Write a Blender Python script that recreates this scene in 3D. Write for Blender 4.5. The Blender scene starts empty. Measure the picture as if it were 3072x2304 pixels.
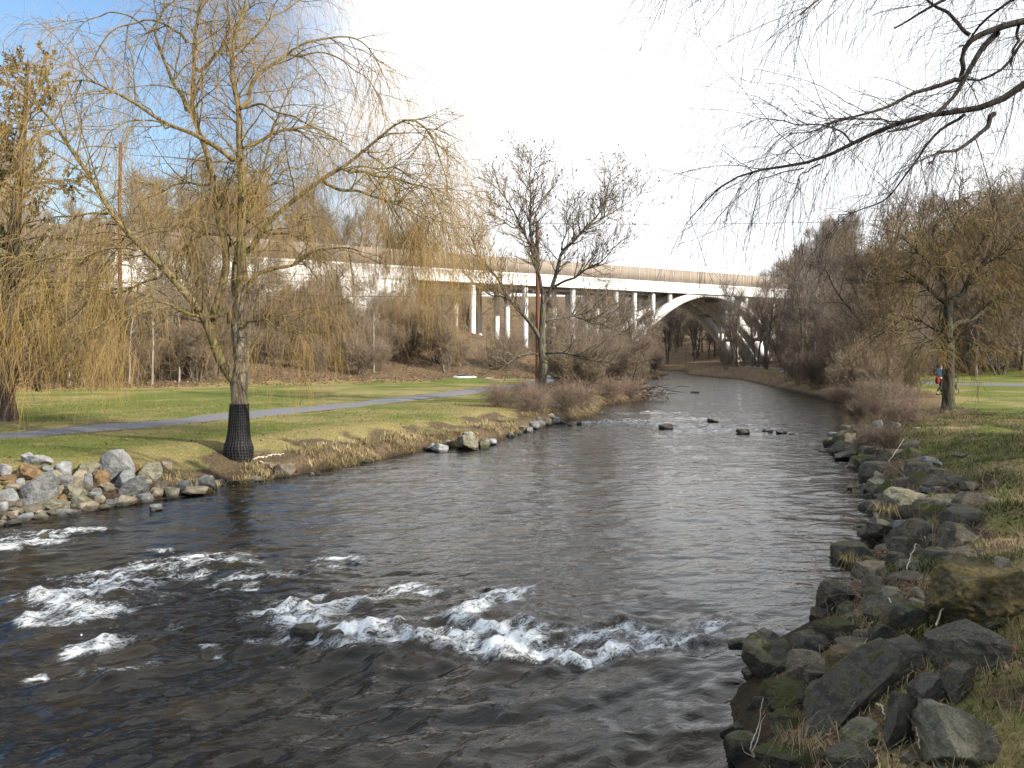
import bpy, bmesh, math, random
import numpy as np
from mathutils import Vector, Matrix
R = math.radians
sc = bpy.context.scene
COL = sc.collection

# ------------------------------------------------------------------ camera
F = 828.0; CH = 3.2; HOR = 354.0            # focal length in px of a 1024 wide frame, eye height over water, horizon row
cam_d = bpy.data.cameras.new("camera"); cam = bpy.data.objects.new("camera", cam_d); COL.objects.link(cam)
cam_d.sensor_width = 36; cam_d.lens = F/1024*36; cam_d.shift_y = (HOR-384)/1024
cam_d.clip_start = .1; cam_d.clip_end = 3000
cam.location = (0, 0, CH); cam.rotation_euler = (R(90), 0, 0); sc.camera = cam

# ------------------------------------------------------------------ sky, sun, exposure
SUN_EL = 27; SUN_H = (.86, -.51)
w = bpy.data.worlds.new("World"); sc.world = w; w.use_nodes = True
nt = w.node_tree; nt.nodes.clear()
def N(t, **k):
    n = nt.nodes.new(t)
    for a, v in k.items(): setattr(n, a, v)
    return n
def L(a, b): nt.links.new(a, b)
out = N("ShaderNodeOutputWorld")
sky = N("ShaderNodeTexSky", sky_type='NISHITA', sun_disc=False, sun_elevation=R(SUN_EL), sun_rotation=math.atan2(SUN_H[0], SUN_H[1]))
sky.air_density = 1.2; sky.dust_density = .2; sky.ozone_density = 4.0
tc = N("ShaderNodeTexCoord")
nrm = N("ShaderNodeVectorMath", operation='NORMALIZE'); L(tc.outputs['Generated'], nrm.inputs[0])
g = Vector((-.86, 1, .33)).normalized()
dot = N("ShaderNodeVectorMath", operation='DOT_PRODUCT'); L(nrm.outputs[0], dot.inputs[0]); dot.inputs[1].default_value = g
mp = N("ShaderNodeMapping"); mp.inputs['Scale'].default_value = (2.2, 2.2, 5.0); L(nrm.outputs[0], mp.inputs[0])
nz = N("ShaderNodeTexNoise"); nz.inputs['Scale'].default_value = 1.6; nz.inputs['Detail'].default_value = 7; nz.inputs['Roughness'].default_value = .55
L(mp.outputs[0], nz.inputs['Vector'])
ad = N("ShaderNodeMath", operation='MULTIPLY_ADD'); L(nz.outputs['Fac'], ad.inputs[0]); ad.inputs[1].default_value = -.16; L(dot.outputs['Value'], ad.inputs[2])
mr = N("ShaderNodeMapRange", interpolation_type='SMOOTHSTEP'); L(ad.outputs[0], mr.inputs[0])
mr.inputs[1].default_value = .745; mr.inputs[2].default_value = .84; mr.inputs[3].default_value = 1; mr.inputs[4].default_value = .0
# behind the photographer the sky is broken cloud: the sun comes through there
sx = N("ShaderNodeSeparateXYZ"); L(nrm.outputs[0], sx.inputs[0])
bk = N("ShaderNodeMapRange", interpolation_type='SMOOTHSTEP'); L(sx.outputs['Y'], bk.inputs[0])
bk.inputs[1].default_value = -.35; bk.inputs[2].default_value = .2; bk.inputs[3].default_value = .35; bk.inputs[4].default_value = 1
cv = N("ShaderNodeMath", operation='MULTIPLY'); L(mr.outputs[0], cv.inputs[0]); L(bk.outputs[0], cv.inputs[1])
nz2 = N("ShaderNodeTexNoise"); nz2.inputs['Scale'].default_value = 3.1; nz2.inputs['Detail'].default_value = 6; L(mp.outputs[0], nz2.inputs['Vector'])
cr = N("ShaderNodeMapRange"); L(nz2.outputs['Fac'], cr.inputs[0]); cr.inputs[1].default_value = .3; cr.inputs[2].default_value = .7
cr.inputs[3].default_value = 6.0; cr.inputs[4].default_value = 8.2
cc = N("ShaderNodeCombineColor"); 
for i, f in enumerate((.985, 1.0, 1.03)):
    m_ = N("ShaderNodeMath", operation='MULTIPLY'); L(cr.outputs[0], m_.inputs[0]); m_.inputs[1].default_value = f; L(m_.outputs[0], cc.inputs[i])
mx = N("ShaderNodeMix", data_type='RGBA'); L(cv.outputs[0], mx.inputs['Factor']); L(sky.outputs[0], mx.inputs[6]); L(cc.outputs[0], mx.inputs[7])
bg = N("ShaderNodeBackground"); bg.inputs['Strength'].default_value = .10; L(mx.outputs[2], bg.inputs['Color']); L(bg.outputs[0], out.inputs[0])

sd_ = bpy.data.lights.new("sun", 'SUN'); sd_.energy = 4.3; sd_.angle = R(.55); sd_.color = (1, .925, .81)
sun = bpy.data.objects.new("sun", sd_); COL.objects.link(sun)
ce = math.cos(R(SUN_EL)); sun.rotation_euler = Vector((-SUN_H[0]*ce, -SUN_H[1]*ce, -math.sin(R(SUN_EL)))).to_track_quat('-Z', 'Y').to_euler()
sc.view_settings.view_transform = 'Standard'; sc.view_settings.look = 'None'; sc.view_settings.gamma = 1; sc.view_settings.exposure = 1.0
sc.cycles.max_bounces = 5; sc.cycles.transparent_max_bounces = 8; sc.cycles.caustics_reflective = False; sc.cycles.caustics_refractive = False

# ------------------------------------------------------------------ helpers
rng = np.random.default_rng(7)
def smooth(a, b, x):
    t = np.clip((np.asarray(x, float)-a)/(b-a), 0, 1); return t*t*(3-2*t)
def _hash(ix, iy, iz, s):
    n = (ix.astype(np.int64)*374761393 + iy.astype(np.int64)*668265263 + iz.astype(np.int64)*2147483647 + s*1274126177) & 0xffffffff
    n = ((n ^ (n >> 13))*1274126177) & 0xffffffff
    n = ((n ^ (n >> 16))*2246822519) & 0xffffffff
    return ((n ^ (n >> 15)) & 0xffffff)/float(0xffffff)
def vnoise(x, y, z=0., s=0):
    x, y, z = np.broadcast_arrays(np.asarray(x, float), np.asarray(y, float), np.asarray(z, float))
    ix, iy, iz = np.floor(x), np.floor(y), np.floor(z)
    fx, fy, fz = x-ix, y-iy, z-iz
    ux, uy, uz = (f*f*f*(f*(f*6-15)+10) for f in (fx, fy, fz))
    r = 0
    for a in (0, 1):
        for b in (0, 1):
            for c in (0, 1):
                r = r + _hash(ix+a, iy+b, iz+c, s)*(ux if a else 1-ux)*(uy if b else 1-uy)*(uz if c else 1-uz)
    return r*2-1
def fbm(x, y, z=0., o=4, s=0, gain=.5):
    r, a, f = 0, 1, 1.
    for k in range(o):
        r = r + a*vnoise(x*f, y*f, np.asarray(z)*f, s+k*17); a *= gain; f *= 2.03
    return r
def unit(v): return v/np.maximum(np.linalg.norm(v, axis=-1, keepdims=True), 1e-9)

def np_mesh(name, V, Fc, mats, mi=None, smooth_=True, attrs=None):
    V = np.asarray(V, np.float32); Fc = np.asarray(Fc, np.int32); k = Fc.shape[1]
    me = bpy.data.meshes.new(name)
    me.vertices.add(len(V)); me.vertices.foreach_set("co", V.ravel())
    me.loops.add(Fc.size); me.loops.foreach_set("vertex_index", Fc.ravel())
    me.polygons.add(len(Fc)); me.polygons.foreach_set("loop_start", np.arange(0, Fc.size, k, dtype=np.int32))
    for m in (mats if isinstance(mats, (list, tuple)) else [mats]): me.materials.append(m)
    if mi is not None: me.polygons.foreach_set("material_index", np.asarray(mi, np.int32))
    if smooth_: me.polygons.foreach_set("use_smooth", np.ones(len(Fc), bool))
    for n_, a in (attrs or {}).items():
        at_ = me.attributes.new(n_, 'FLOAT', 'POINT'); at_.data.foreach_set("value", np.asarray(a, np.float32).ravel())
    me.update(calc_edges=True); return me
def link(name, data, parent=None, loc=None):
    o = bpy.data.objects.new(name, data); COL.objects.link(o)
    if parent is not None: o.parent = parent
    if loc is not None: o.location = loc
    return o
def tag(o, label=None, cat=None, group=None, kind=None):
    if label: o['label'] = label
    if cat: o['category'] = cat
    if group: o['group'] = group
    if kind: o['kind'] = kind
    return o
class Geo:
    """collects vertex / face arrays of one mesh"""
    def __init__(s): s.V = []; s.F = []; s.M = []; s.n = 0
    def add(s, V, Fc, m=0):
        V = np.asarray(V, float).reshape(-1, 3); Fc = np.asarray(Fc, int)
        s.V.append(V); s.F.append(Fc+s.n); s.M.append(np.full(len(Fc), m)); s.n += len(V); return s
    def tubes(s, P, Rd, S=4, m=0):
        P = np.asarray(P, float); Rd = np.asarray(Rd, float)
        if P.ndim == 2: P = P[None]; Rd = Rd[None]
        n, K, _ = P.shape
        T = unit(np.gradient(P, axis=1))
        mean = unit(P[:, -1]-P[:, 0]+1e-6)
        ref = np.where(np.abs(mean[:, 2:3]) < .8, np.array([[0, 0, 1.]]), np.array([[1., 0, 0]]))
        A = unit(np.cross(T, ref[:, None, :])); B = np.cross(T, A)
        ang = np.arange(S)/S*2*math.pi
        V = P[:, :, None, :]+Rd[:, :, None, None]*(np.cos(ang)[None, None, :, None]*A[:, :, None, :]+np.sin(ang)[None, None, :, None]*B[:, :, None, :])
        i = np.arange(n)[:, None, None]*K*S; k = np.arange(K-1)[None, :, None]*S; j = np.arange(S)[None, None, :]; j2 = (j+1) % S
        Fc = np.stack([i+k+j, i+k+j2, i+k+S+j2, i+k+S+j], -1).reshape(-1, 4)
        return s.add(V.reshape(-1, 3), Fc, m)
    def box(s, lo, hi, m=0, fr=None):
        x0, y0, z0 = lo; x1, y1, z1 = hi
        V = np.array([(x, y, z) for x in (x0, x1) for y in (y0, y1) for z in (z0, z1)], float)
        if fr is not None: V = fr(V)
        return s.add(V, [(0, 1, 3, 2), (4, 6, 7, 5), (0, 4, 5, 1), (2, 3, 7, 6), (0, 2, 6, 4), (1, 5, 7, 3)], m)
    def build(s, name, mats, parent=None, smooth_=True, attrs=None, loc=None):
        V = np.concatenate(s.V); 
        if loc is not None: V = V-np.asarray(loc)
        me = np_mesh(name, V, np.concatenate(s.F), mats, np.concatenate(s.M), smooth_, attrs)
        return link(name, me, parent, loc)

# ------------------------------------------------------------------ materials
def mat(name, base=(.5, .5, .5), rough=.85, spec=.3):
    m = bpy.data.materials.new(name); m.use_nodes = True
    b = m.node_tree.nodes['Principled BSDF']; b.inputs['Base Color'].default_value = (*base, 1); b.inputs['Roughness'].default_value = rough
    b.inputs['Specular IOR Level'].default_value = spec
    return m, m.node_tree, b
class NT:
    def __init__(s, t): s.t = t
    def n(s, typ, **k):
        n = s.t.nodes.new(typ)
        for a, v in k.items(): setattr(n, a, v)
        return n
    def l(s, a, b): s.t.links.new(a, b)
    def noise(s, scale, detail=5, rough=.55, vec=None, dist=0):
        n = s.n("ShaderNodeTexNoise"); n.inputs['Scale'].default_value = scale; n.inputs['Detail'].default_value = detail
        n.inputs['Roughness'].default_value = rough; n.inputs['Distortion'].default_value = dist
        if vec is not None: s.l(vec, n.inputs['Vector'])
        return n.outputs['Fac']
    def ramp(s, fac, stops):
        r = s.n("ShaderNodeValToRGB"); e = r.color_ramp.elements
        while len(e) < len(stops): e.new(.5)
        for el, (p, c) in zip(e, stops): el.position = p; el.color = (*c, 1) if len(c) == 3 else c
        s.l(fac, r.inputs[0]); return r.outputs[0]
    def step(s, v, a, b, lo=0., hi=1.):
        r = s.n("ShaderNodeMapRange", interpolation_type='SMOOTHSTEP'); s.l(v, r.inputs[0])
        for i, x in enumerate((a, b, lo, hi)): r.inputs[i+1].default_value = x
        return r.outputs[0]
    def math(s, op, a, b=None):
        r = s.n("ShaderNodeMath", operation=op)
        for i, x in enumerate((a, b)):
            if x is None: continue
            if isinstance(x, (int, float)): r.inputs[i].default_value = x
            else: s.l(x, r.inputs[i])
        return r.outputs[0]
    def mix(s, f, a, b, mode='MIX'):
        r = s.n("ShaderNodeMix", data_type='RGBA', blend_type=mode)
        for i, x in ((0, f), (6, a), (7, b)):
            if isinstance(x, (int, float)): r.inputs[i].default_value = x
            elif isinstance(x, tuple): r.inputs[i].default_value = (*x, 1)
            else: s.l(x, r.inputs[i])
        return r.outputs[2]
    def bump(s, h, strength, dist, bsdf, prev=None):
        b = s.n("ShaderNodeBump"); b.inputs['Strength'].default_value = strength; b.inputs['Distance'].default_value = dist
        s.l(h, b.inputs['Height'])
        if prev is not None: s.l(prev, b.inputs['Normal'])
        s.l(b.outputs[0], bsdf.inputs['Normal']); return b.outputs[0]
    def attr(s, name):
        a = s.n("ShaderNodeAttribute"); a.attribute_name = name; return a.outputs['Fac']
    def obj(s): return s.n("ShaderNodeTexCoord").outputs['Object']
    def pos(s): return s.n("ShaderNodeNewGeometry").outputs['Position']
    def island(s): return s.n("ShaderNodeNewGeometry").outputs['Random Per Island']
    def rnd(s): return s.n("ShaderNodeObjectInfo").outputs['Random']
    def scale(s, v, sc_):
        m_ = s.n("ShaderNodeMapping"); m_.inputs['Scale'].default_value = sc_; s.l(v, m_.inputs[0]); return m_.outputs[0]

def bark(name, c0, c1, scale=9, moss=None):
    m, t, b = mat(name); q = NT(t); v = q.scale(q.pos(), (1, 1, .22))
    n1 = q.noise(scale, 7, .65, v, .6); n2 = q.noise(scale*.25, 4, .5, q.pos())
    c = q.mix(q.step(n1, .35, .68), c0, c1)
    if moss: c = q.mix(q.math('MULTIPLY', q.step(n2, .5, .68), .7), c, moss)
    q.l(c, b.inputs['Base Color']); q.bump(n1, .9, .05, b); return m
def twig(name, c0, c1):
    m, t, b = mat(name, rough=.7); q = NT(t)
    c = q.mix(q.math('ADD', q.math('MULTIPLY', q.island(), .6), q.math('MULTIPLY', q.rnd(), .4)), c0, c1); q.l(c, b.inputs['Base Color']); return m
M = {}
M['bark'] = bark('grey_bark', (.06, .048, .037), (.21, .17, .13))
M['bark_willow'] = bark('willow_bark', (.075, .06, .04), (.27, .23, .165), 12)
M['bark_gold'] = bark('willow_limb_bark', (.09, .065, .03), (.27, .21, .105), 8, (.15, .15, .04))
M['bark_dark'] = bark('dark_bark', (.016, .013, .012), (.075, .06, .045), 11)  # bark pattern kept to very dark tones
M['bark_moss'] = bark('mossy_bark', (.028, .026, .018), (.10, .085, .06), 12, (.075, .085, .02))
M['bark_lichen'] = bark('lichen_bark', (.04, .035, .027), (.16, .14, .105), 10, (.13, .13, .045))
M['bark_pale'] = bark('pale_bark', (.16, .14, .11), (.36, .33, .27), 6)
M['bark_cedar'] = bark('cedar_bark', (.035, .025, .02), (.15, .105, .08), 10)
M['twig_gold'] = twig('golden_willow_twig', (.275, .172, .05), (.405, .28, .105))
M['twig_olive'] = twig('olive_willow_twig', (.13, .09, .035), (.24, .165, .065))
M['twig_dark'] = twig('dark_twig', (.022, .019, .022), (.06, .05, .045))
M['twig_brown'] = twig('brown_twig', (.14, .104, .074), (.28, .215, .155))
M['twig_grey'] = twig('grey_twig', (.155, .125, .098), (.30, .25, .20))
M['twig_ochre'] = twig('ochre_twig', (.155, .115, .075), (.29, .22, .15))
M['twig_red'] = twig('reddish_bramble', (.16, .112, .082), (.31, .225, .165))
# ------------------------------------------------------------------ where the river runs (world metres, water level z = 0)
def pw(px, py, z=0.):
    d = (CH-z)*F/(py-HOR); return ((px-512)/F*d, d)
LB = [(-95, -2), (-60, 4), (-34, 9), (-20, 12.3), (-13, 14.1)] + [pw(*p) for p in ((0, 526), (52, 520), (80, 515), (118, 506), (153, 502), (178, 498), (212, 491), (223, 484), (263, 481), (300, 474.5), (341, 467), (364, 463), (403, 455), (432, 449.5), (479, 446), (508, 438), (539, 428), (565, 423), (594, 414.5), (602, 405), (648, 399.5))] + [
      (11.2, 66), (12.6, 80), (16, 98), (20, 114), (24.3, 128), (23, 140), (16, 158), (4, 178), (-16, 200), (-40, 225), (-90, 280)]
RB = [(-95, -30), (-40, -16), (-15, -5), (-5, -.4), (-1.2, 2.6), (.6, 4.4)] + [pw(*p) for p in ((745, 768), (741, 690), (775, 640), (816, 616), (832, 590), (886, 576), (845, 561), (884, 548), (867, 528), (880, 509), (866, 485), (851, 461), (833, 457), (823, 443), (836, 426), (846, 404), (815, 396), (790, 391), (770, 387), (741, 379.8), (700, 376))] + [
      (27.3, 130), (29.8, 141), (31.5, 152), (29, 168), (20, 186), (2, 207), (-20, 232), (-60, 285)]
def resamp(P, step):
    P = np.array(P, float); out_ = [P[0]]
    for a, b in zip(P[:-1], P[1:]):
        n = max(1, int(np.linalg.norm(b-a)/step))
        out_ += [a+(b-a)*k/n for k in range(1, n+1)]
    return np.array(out_)
LBA, RBA = np.array(LB, float), np.array(RB, float)
POLY = np.concatenate([LBA, RBA[::-1]])
def dseg(x, y, P):
    best = np.full(x.shape, 1e9)
    for a, b in zip(P[:-1], P[1:]):
        d = b-a; L2 = max(d@d, 1e-9); t = np.clip(((x-a[0])*d[0]+(y-a[1])*d[1])/L2, 0, 1)
        best = np.minimum(best, np.hypot(x-a[0]-t*d[0], y-a[1]-t*d[1]))
    return best
def inriver(x, y):
    ins = np.zeros(x.shape, bool); P = POLY
    for a, b in zip(P, np.roll(P, -1, 0)):
        if a[1] == b[1]: continue
        c = ((a[1] > y) != (b[1] > y)) & (x < (b[0]-a[0])*(y-a[1])/(b[1]-a[1])+a[0]); ins ^= c
    return ins
# bridge axis: A + t*U, W points away from the camera
BA = np.array((-10.6, 125.)); BU = np.array((.80, .60)); BW = np.array((-.60, .80)); GRADE = .0101
def zones(x, y):
    dl, dr = dseg(x, y, LBA), dseg(x, y, RBA); ins = inriver(x, y)
    return dl, dr, ins
def height(x, y, zn=None):
    x = np.asarray(x, float); y = np.asarray(y, float)
    dl, dr, ins = zn if zn else zones(x, y)
    left = dl < dr
    jit = .25*fbm(x*.9, y*.9, 0, 3, 5)
    # left bank: rock slope west of the willow, low grassy lip east of it
    pile = smooth(-5.6, -7.2, x)*smooth(40, 30, y)
    d = np.maximum(dl+jit*np.minimum(dl, .6), 0)
    lip = .42*smooth(0, .55, d)+.40*smooth(.3, 2.6, d)
    slope = .80*smooth(-.3, 3.0, d)-.02
    zl = lip*(1-pile)+slope*pile
    t = (x-BA[0])*BU[0]+(y-BA[1])*BU[1]; p = -((x-BA[0])*BW[0]+(y-BA[1])*BW[1])
    Hh = np.where(t < -4, 8.2+np.minimum((-4-t)*.045, 5), np.maximum(8.2-(t+4)*.27, 1.0))
    foot = 40+3*vnoise(x*.06, y*.06, 0, 3)
    k = np.clip(1-p/foot, 0, 1); k = np.where(p > 0, .25*k+.75*k*k*(3-2*k), 1)
    hill = (Hh-.82)*k*smooth(1.0, 12, dl)
    hill = hill+np.where(p < -14, (-p-14)*.16*smooth(-14, -40, p)*smooth(10, 60, dl), 0)
    zl = zl+np.minimum(hill, 26)+.06*fbm(x*.23, y*.23, 0, 3, 9)*smooth(2, 6, dl)
    # right bank
    d = np.maximum(dr+jit*np.minimum(dr, 1.), 0)
    top = np.interp(y, [0, 5, 12, 30, 47, 70], [1.5, 1.42, 1.2, 1.0, .84, .84])
    zr = .5*smooth(-.1, 1.1, d)+(top-.5)*smooth(.5, 3.8, d)
    zr = zr+smooth(22, 95, dr)*24*smooth(45, 85, y)*(1-.85*smooth(.40, .26, x/np.maximum(y, 1))*smooth(120, 165, y))+smooth(130, 260, y)*smooth(6, 70, dr)*4
    zr = zr+(.10*fbm(x*.7, y*.7, 0, 4, 21)*smooth(.2, 1.5, dr)*(1-smooth(4.5, 9, dr))+.05*fbm(x*.2, y*.2, 0, 3, 22)*smooth(3, 8, dr))
    z = np.where(left, zl, zr)+smooth(285, 420, y)*24
    dm = np.minimum(dl, dr); bed = -np.minimum(.15+dm*.35, .7)
    return np.where(ins, bed*smooth(0, .4, dm)-.06, z)

def axis(segs):
    a = []
    for lo, hi, st in segs: a += list(np.arange(lo, hi, st))
    return np.array(a+[segs[-1][1]])
GX = axis([(-700, -200, 40), (-200, -70, 5), (-70, -24, 1.0), (-24, -15, .4), (-15, 15, .13), (15, 30, .4), (30, 75, 1.), (75, 200, 5), (200, 700, 40)])
GY = axis([(-120, -15, 6), (-15, 3, .5), (3, 31, .13), (31, 60, .4), (60, 160, 1.), (160, 300, 5), (300, 1100, 40)])
XX, YY = np.meshgrid(GX, GY); ZN = zones(XX, YY); ZZ = height(XX, YY, ZN)
def ground(x, y):
    x = np.atleast_1d(np.asarray(x, float)); y = np.atleast_1d(np.asarray(y, float))
    i = np.clip(np.searchsorted(GX, x)-1, 0, len(GX)-2); j = np.clip(np.searchsorted(GY, y)-1, 0, len(GY)-2)
    u = np.clip((x-GX[i])/(GX[i+1]-GX[i]), 0, 1); v = np.clip((y-GY[j])/(GY[j+1]-GY[j]), 0, 1)
    return (ZZ[j, i]*(1-u)*(1-v)+ZZ[j, i+1]*u*(1-v)+ZZ[j+1, i]*(1-u)*v+ZZ[j+1, i+1]*u*v)
def gz(x, y): return float(ground(x, y)[0])
RY = np.concatenate([np.arange(2.5, 40, .02), np.arange(40, 300, .1)])
def hit(px, py, water=True):
    """the point of the ground or water seen there"""
    z = CH+(HOR-py)/F*RY; x = (px-512)/F*RY; h = ground(x, RY)
    if water: h = np.maximum(h, 0)
    k = np.argmax(z <= h) if (z <= h).any() else len(RY)-1
    return np.array((x[k], RY[k], h[k]))
def pix(P):
    P = np.asarray(P, float); return np.stack([512+P[..., 0]/P[..., 1]*F, HOR-(P[..., 2]-CH)/P[..., 1]*F], -1)
def wpt(px, py, d): return np.array(((px-512)/F*d, d, CH+(HOR-py)/F*d))

# ------------------------------------------------------------------ ground colours come from what grows there
dl, dr, ins = ZN; left = dl < dr; dm = np.where(left, dl, dr)
tt = (XX-BA[0])*BU[0]+(YY-BA[1])*BU[1]; pp = -((XX-BA[0])*BW[0]+(YY-BA[1])*BW[1])
n1 = fbm(XX*.35, YY*.35, 0, 4, 31); n2 = fbm(XX*1.1, YY*1.1, 0, 4, 33)
footn = 41+2.5*n1
wood = np.where(left, smooth(footn+1.5, footn-2.5, pp), smooth(-.12, .12, (dr-26-(YY-70)*.25)/20+n1*.12)*smooth(58, 70, YY))
wood = np.maximum(wood, np.where(left, smooth(52, 58, YY+n1*2)*smooth(9, 5, dl), smooth(24, 30, YY+2*n1)*smooth(6.0, 4.0, dr+n2*.6)))
wood = np.maximum(wood, smooth(112, 122, YY))
soil = np.where(left, smooth(2.6, .5, dl+n2*.7)*.9, smooth(2.7, .9, dr+n2*.9))
wp = (XX+5.9)**2/5.5+(YY-21.3)**2/1.6
soil = np.maximum(soil, smooth(1.6, .3, wp+n2*.5)); soil = np.where(ins, 1, soil)
dry = np.where(left, np.clip(smooth(10, 2, np.abs(pp-footn+3))*.9*smooth(-14, -36, tt)+.42+.5*n1+.55*smooth(4.5, 1.0, dl), 0, 1), np.clip(.25+.6*n1+.5*smooth(6.5, 3, dr), 0, 1))
LPTS = [(-60, 4.5), (-34, 15.5), (-22.3, 21.6)]+[pw(x_, y_, .84) for x_, y_ in ((0, 433), (115, 423.5), (230, 414.8), (341, 405), (478, 390.5), (536, 384))]+[(3.2, 78), (5, 92), (8, 108), (10.5, 122), (6, 150), (-8, 175)]
pd_ = dseg(XX, YY, np.array(LPTS)); dry = np.maximum(dry, smooth(2.1, 1.25, pd_+.5*n2)); soil = np.maximum(soil, .62*smooth(1.75, 1.2, pd_+.35*n2)); dry = np.clip(dry+.25*fbm(XX*.12+4, YY*.4, 0, 3, 35), 0, 1)
V = np.stack([XX, YY, ZZ], -1).reshape(-1, 3); nx, ny = len(GX), len(GY)
i = np.arange(nx-1)[None]; j = np.arange(ny-1)[:, None]*nx
Fq = np.stack([i+j, i+j+1, i+j+nx+1, i+j+nx], -1).reshape(-1, 4)
m, t, b = mat('turf_and_soil', rough=.95, spec=.1); q = NT(t); P_ = q.pos()
na = q.noise(1.3, 6, .6, P_); nb = q.noise(16, 5, .65, P_); nc = q.noise(.32, 4, .55, P_); nd = q.noise(60, 3, .7, P_)
green = q.mix(q.step(nb, .3, .7), (.070, .092, .018), (.165, .185, .045)); dryc = q.mix(q.step(nb, .3, .7), (.16, .135, .05), (.33, .27, .12))
gf = q.math('ADD', q.math('MULTIPLY', q.attr('dry'), 1.0), q.math('MULTIPLY', q.math('SUBTRACT', na, .5), 1.5))
c = q.mix(q.step(gf, .15, .95), green, dryc)
soilc = q.mix(q.step(nb, .3, .7), (.05, .036, .024), (.17, .12, .075)); soilc = q.mix(q.step(nd, .58, .78), soilc, (.24, .175, .10))
c = q.mix(q.step(q.math('ADD', q.attr('soil'), q.math('MULTIPLY', q.math('SUBTRACT', na, .5), .8)), .4, .7), c, soilc)
wc = q.mix(q.step(nb, .3, .7), (.055, .037, .023), (.20, .135, .078)); wc = q.mix(q.step(nc, .4, .7), wc, (.17, .125, .07))
c = q.mix(q.step(q.attr('wood'), .3, .7), c, wc)
szz = q.n('ShaderNodeSeparateXYZ'); q.l(P_, szz.inputs[0]); c = q.mix(q.step(q.math('ADD', szz.outputs['Z'], q.math('MULTIPLY', q.math('SUBTRACT', na, .5), .2)), .22, .02, 0, .8), c, (.022, .018, .013))
q.l(c, b.inputs['Base Color']); q.bump(nd, .6, .03, b, q.bump(nb, .7, .06, b)); M['turf'] = m
me = np_mesh('ground', V, Fq, m, attrs={'dry': dry, 'soil': soil, 'wood': wood}); tag(link('ground', me), kind='structure')

# ------------------------------------------------------------------ footpaths, laid a little over the turf
m, t, b = mat('path_asphalt', rough=.9, spec=.2); q = NT(t); P_ = q.pos(); na = q.noise(.8, 5, .6, P_); nb = q.noise(40, 3, .7, P_)
q.l(q.mix(q.step(nb, .3, .75), q.mix(na, (.085, .086, .098), (.145, .146, .16)), (.20, .198, .20)), b.inputs['Base Color']); q.bump(nb, .4, .02, b); M['path'] = m
def path(name, pts, wid):
    P = resamp(pts, .6); 
    for _ in range(6): P[1:-1] = (P[:-2]+2*P[1:-1]+P[2:])/4
    T = unit(np.gradient(P, axis=0)); Nn = np.stack([-T[:, 1], T[:, 0]], -1); k = 7
    wv = wid*(1+.05*fbm(np.arange(len(P))*.3, 0*np.arange(len(P)), 0, 3, 77))
    s = np.linspace(-.5, .5, k); G = P[:, None]+Nn[:, None]*s[None, :, None]*wv[:, None, None]
    z = ground(G[..., 0].ravel(), G[..., 1].ravel()).reshape(G.shape[:2])+.045-.05*(np.abs(s)[None] > .49)
    V = np.concatenate([G, z[..., None]], -1).reshape(-1, 3); a = np.arange(len(P)-1)[:, None]*k+np.arange(k-1)[None]
    tag(link(name, np_mesh(name, V, np.stack([a, a+1, a+k+1, a+k], -1).reshape(-1, 4), M['path'])), kind='structure')
    return P
LPATH = path('footpath', LPTS, 2.3)
RPATH = path('footpath', [(100, 38), (62, 53), (48, 58.5), (39.5, 61.5), (33.5, 68), (31.3, 78), (32.5, 92), (38, 112), (44, 130), (44, 160)], 3.4)

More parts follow.
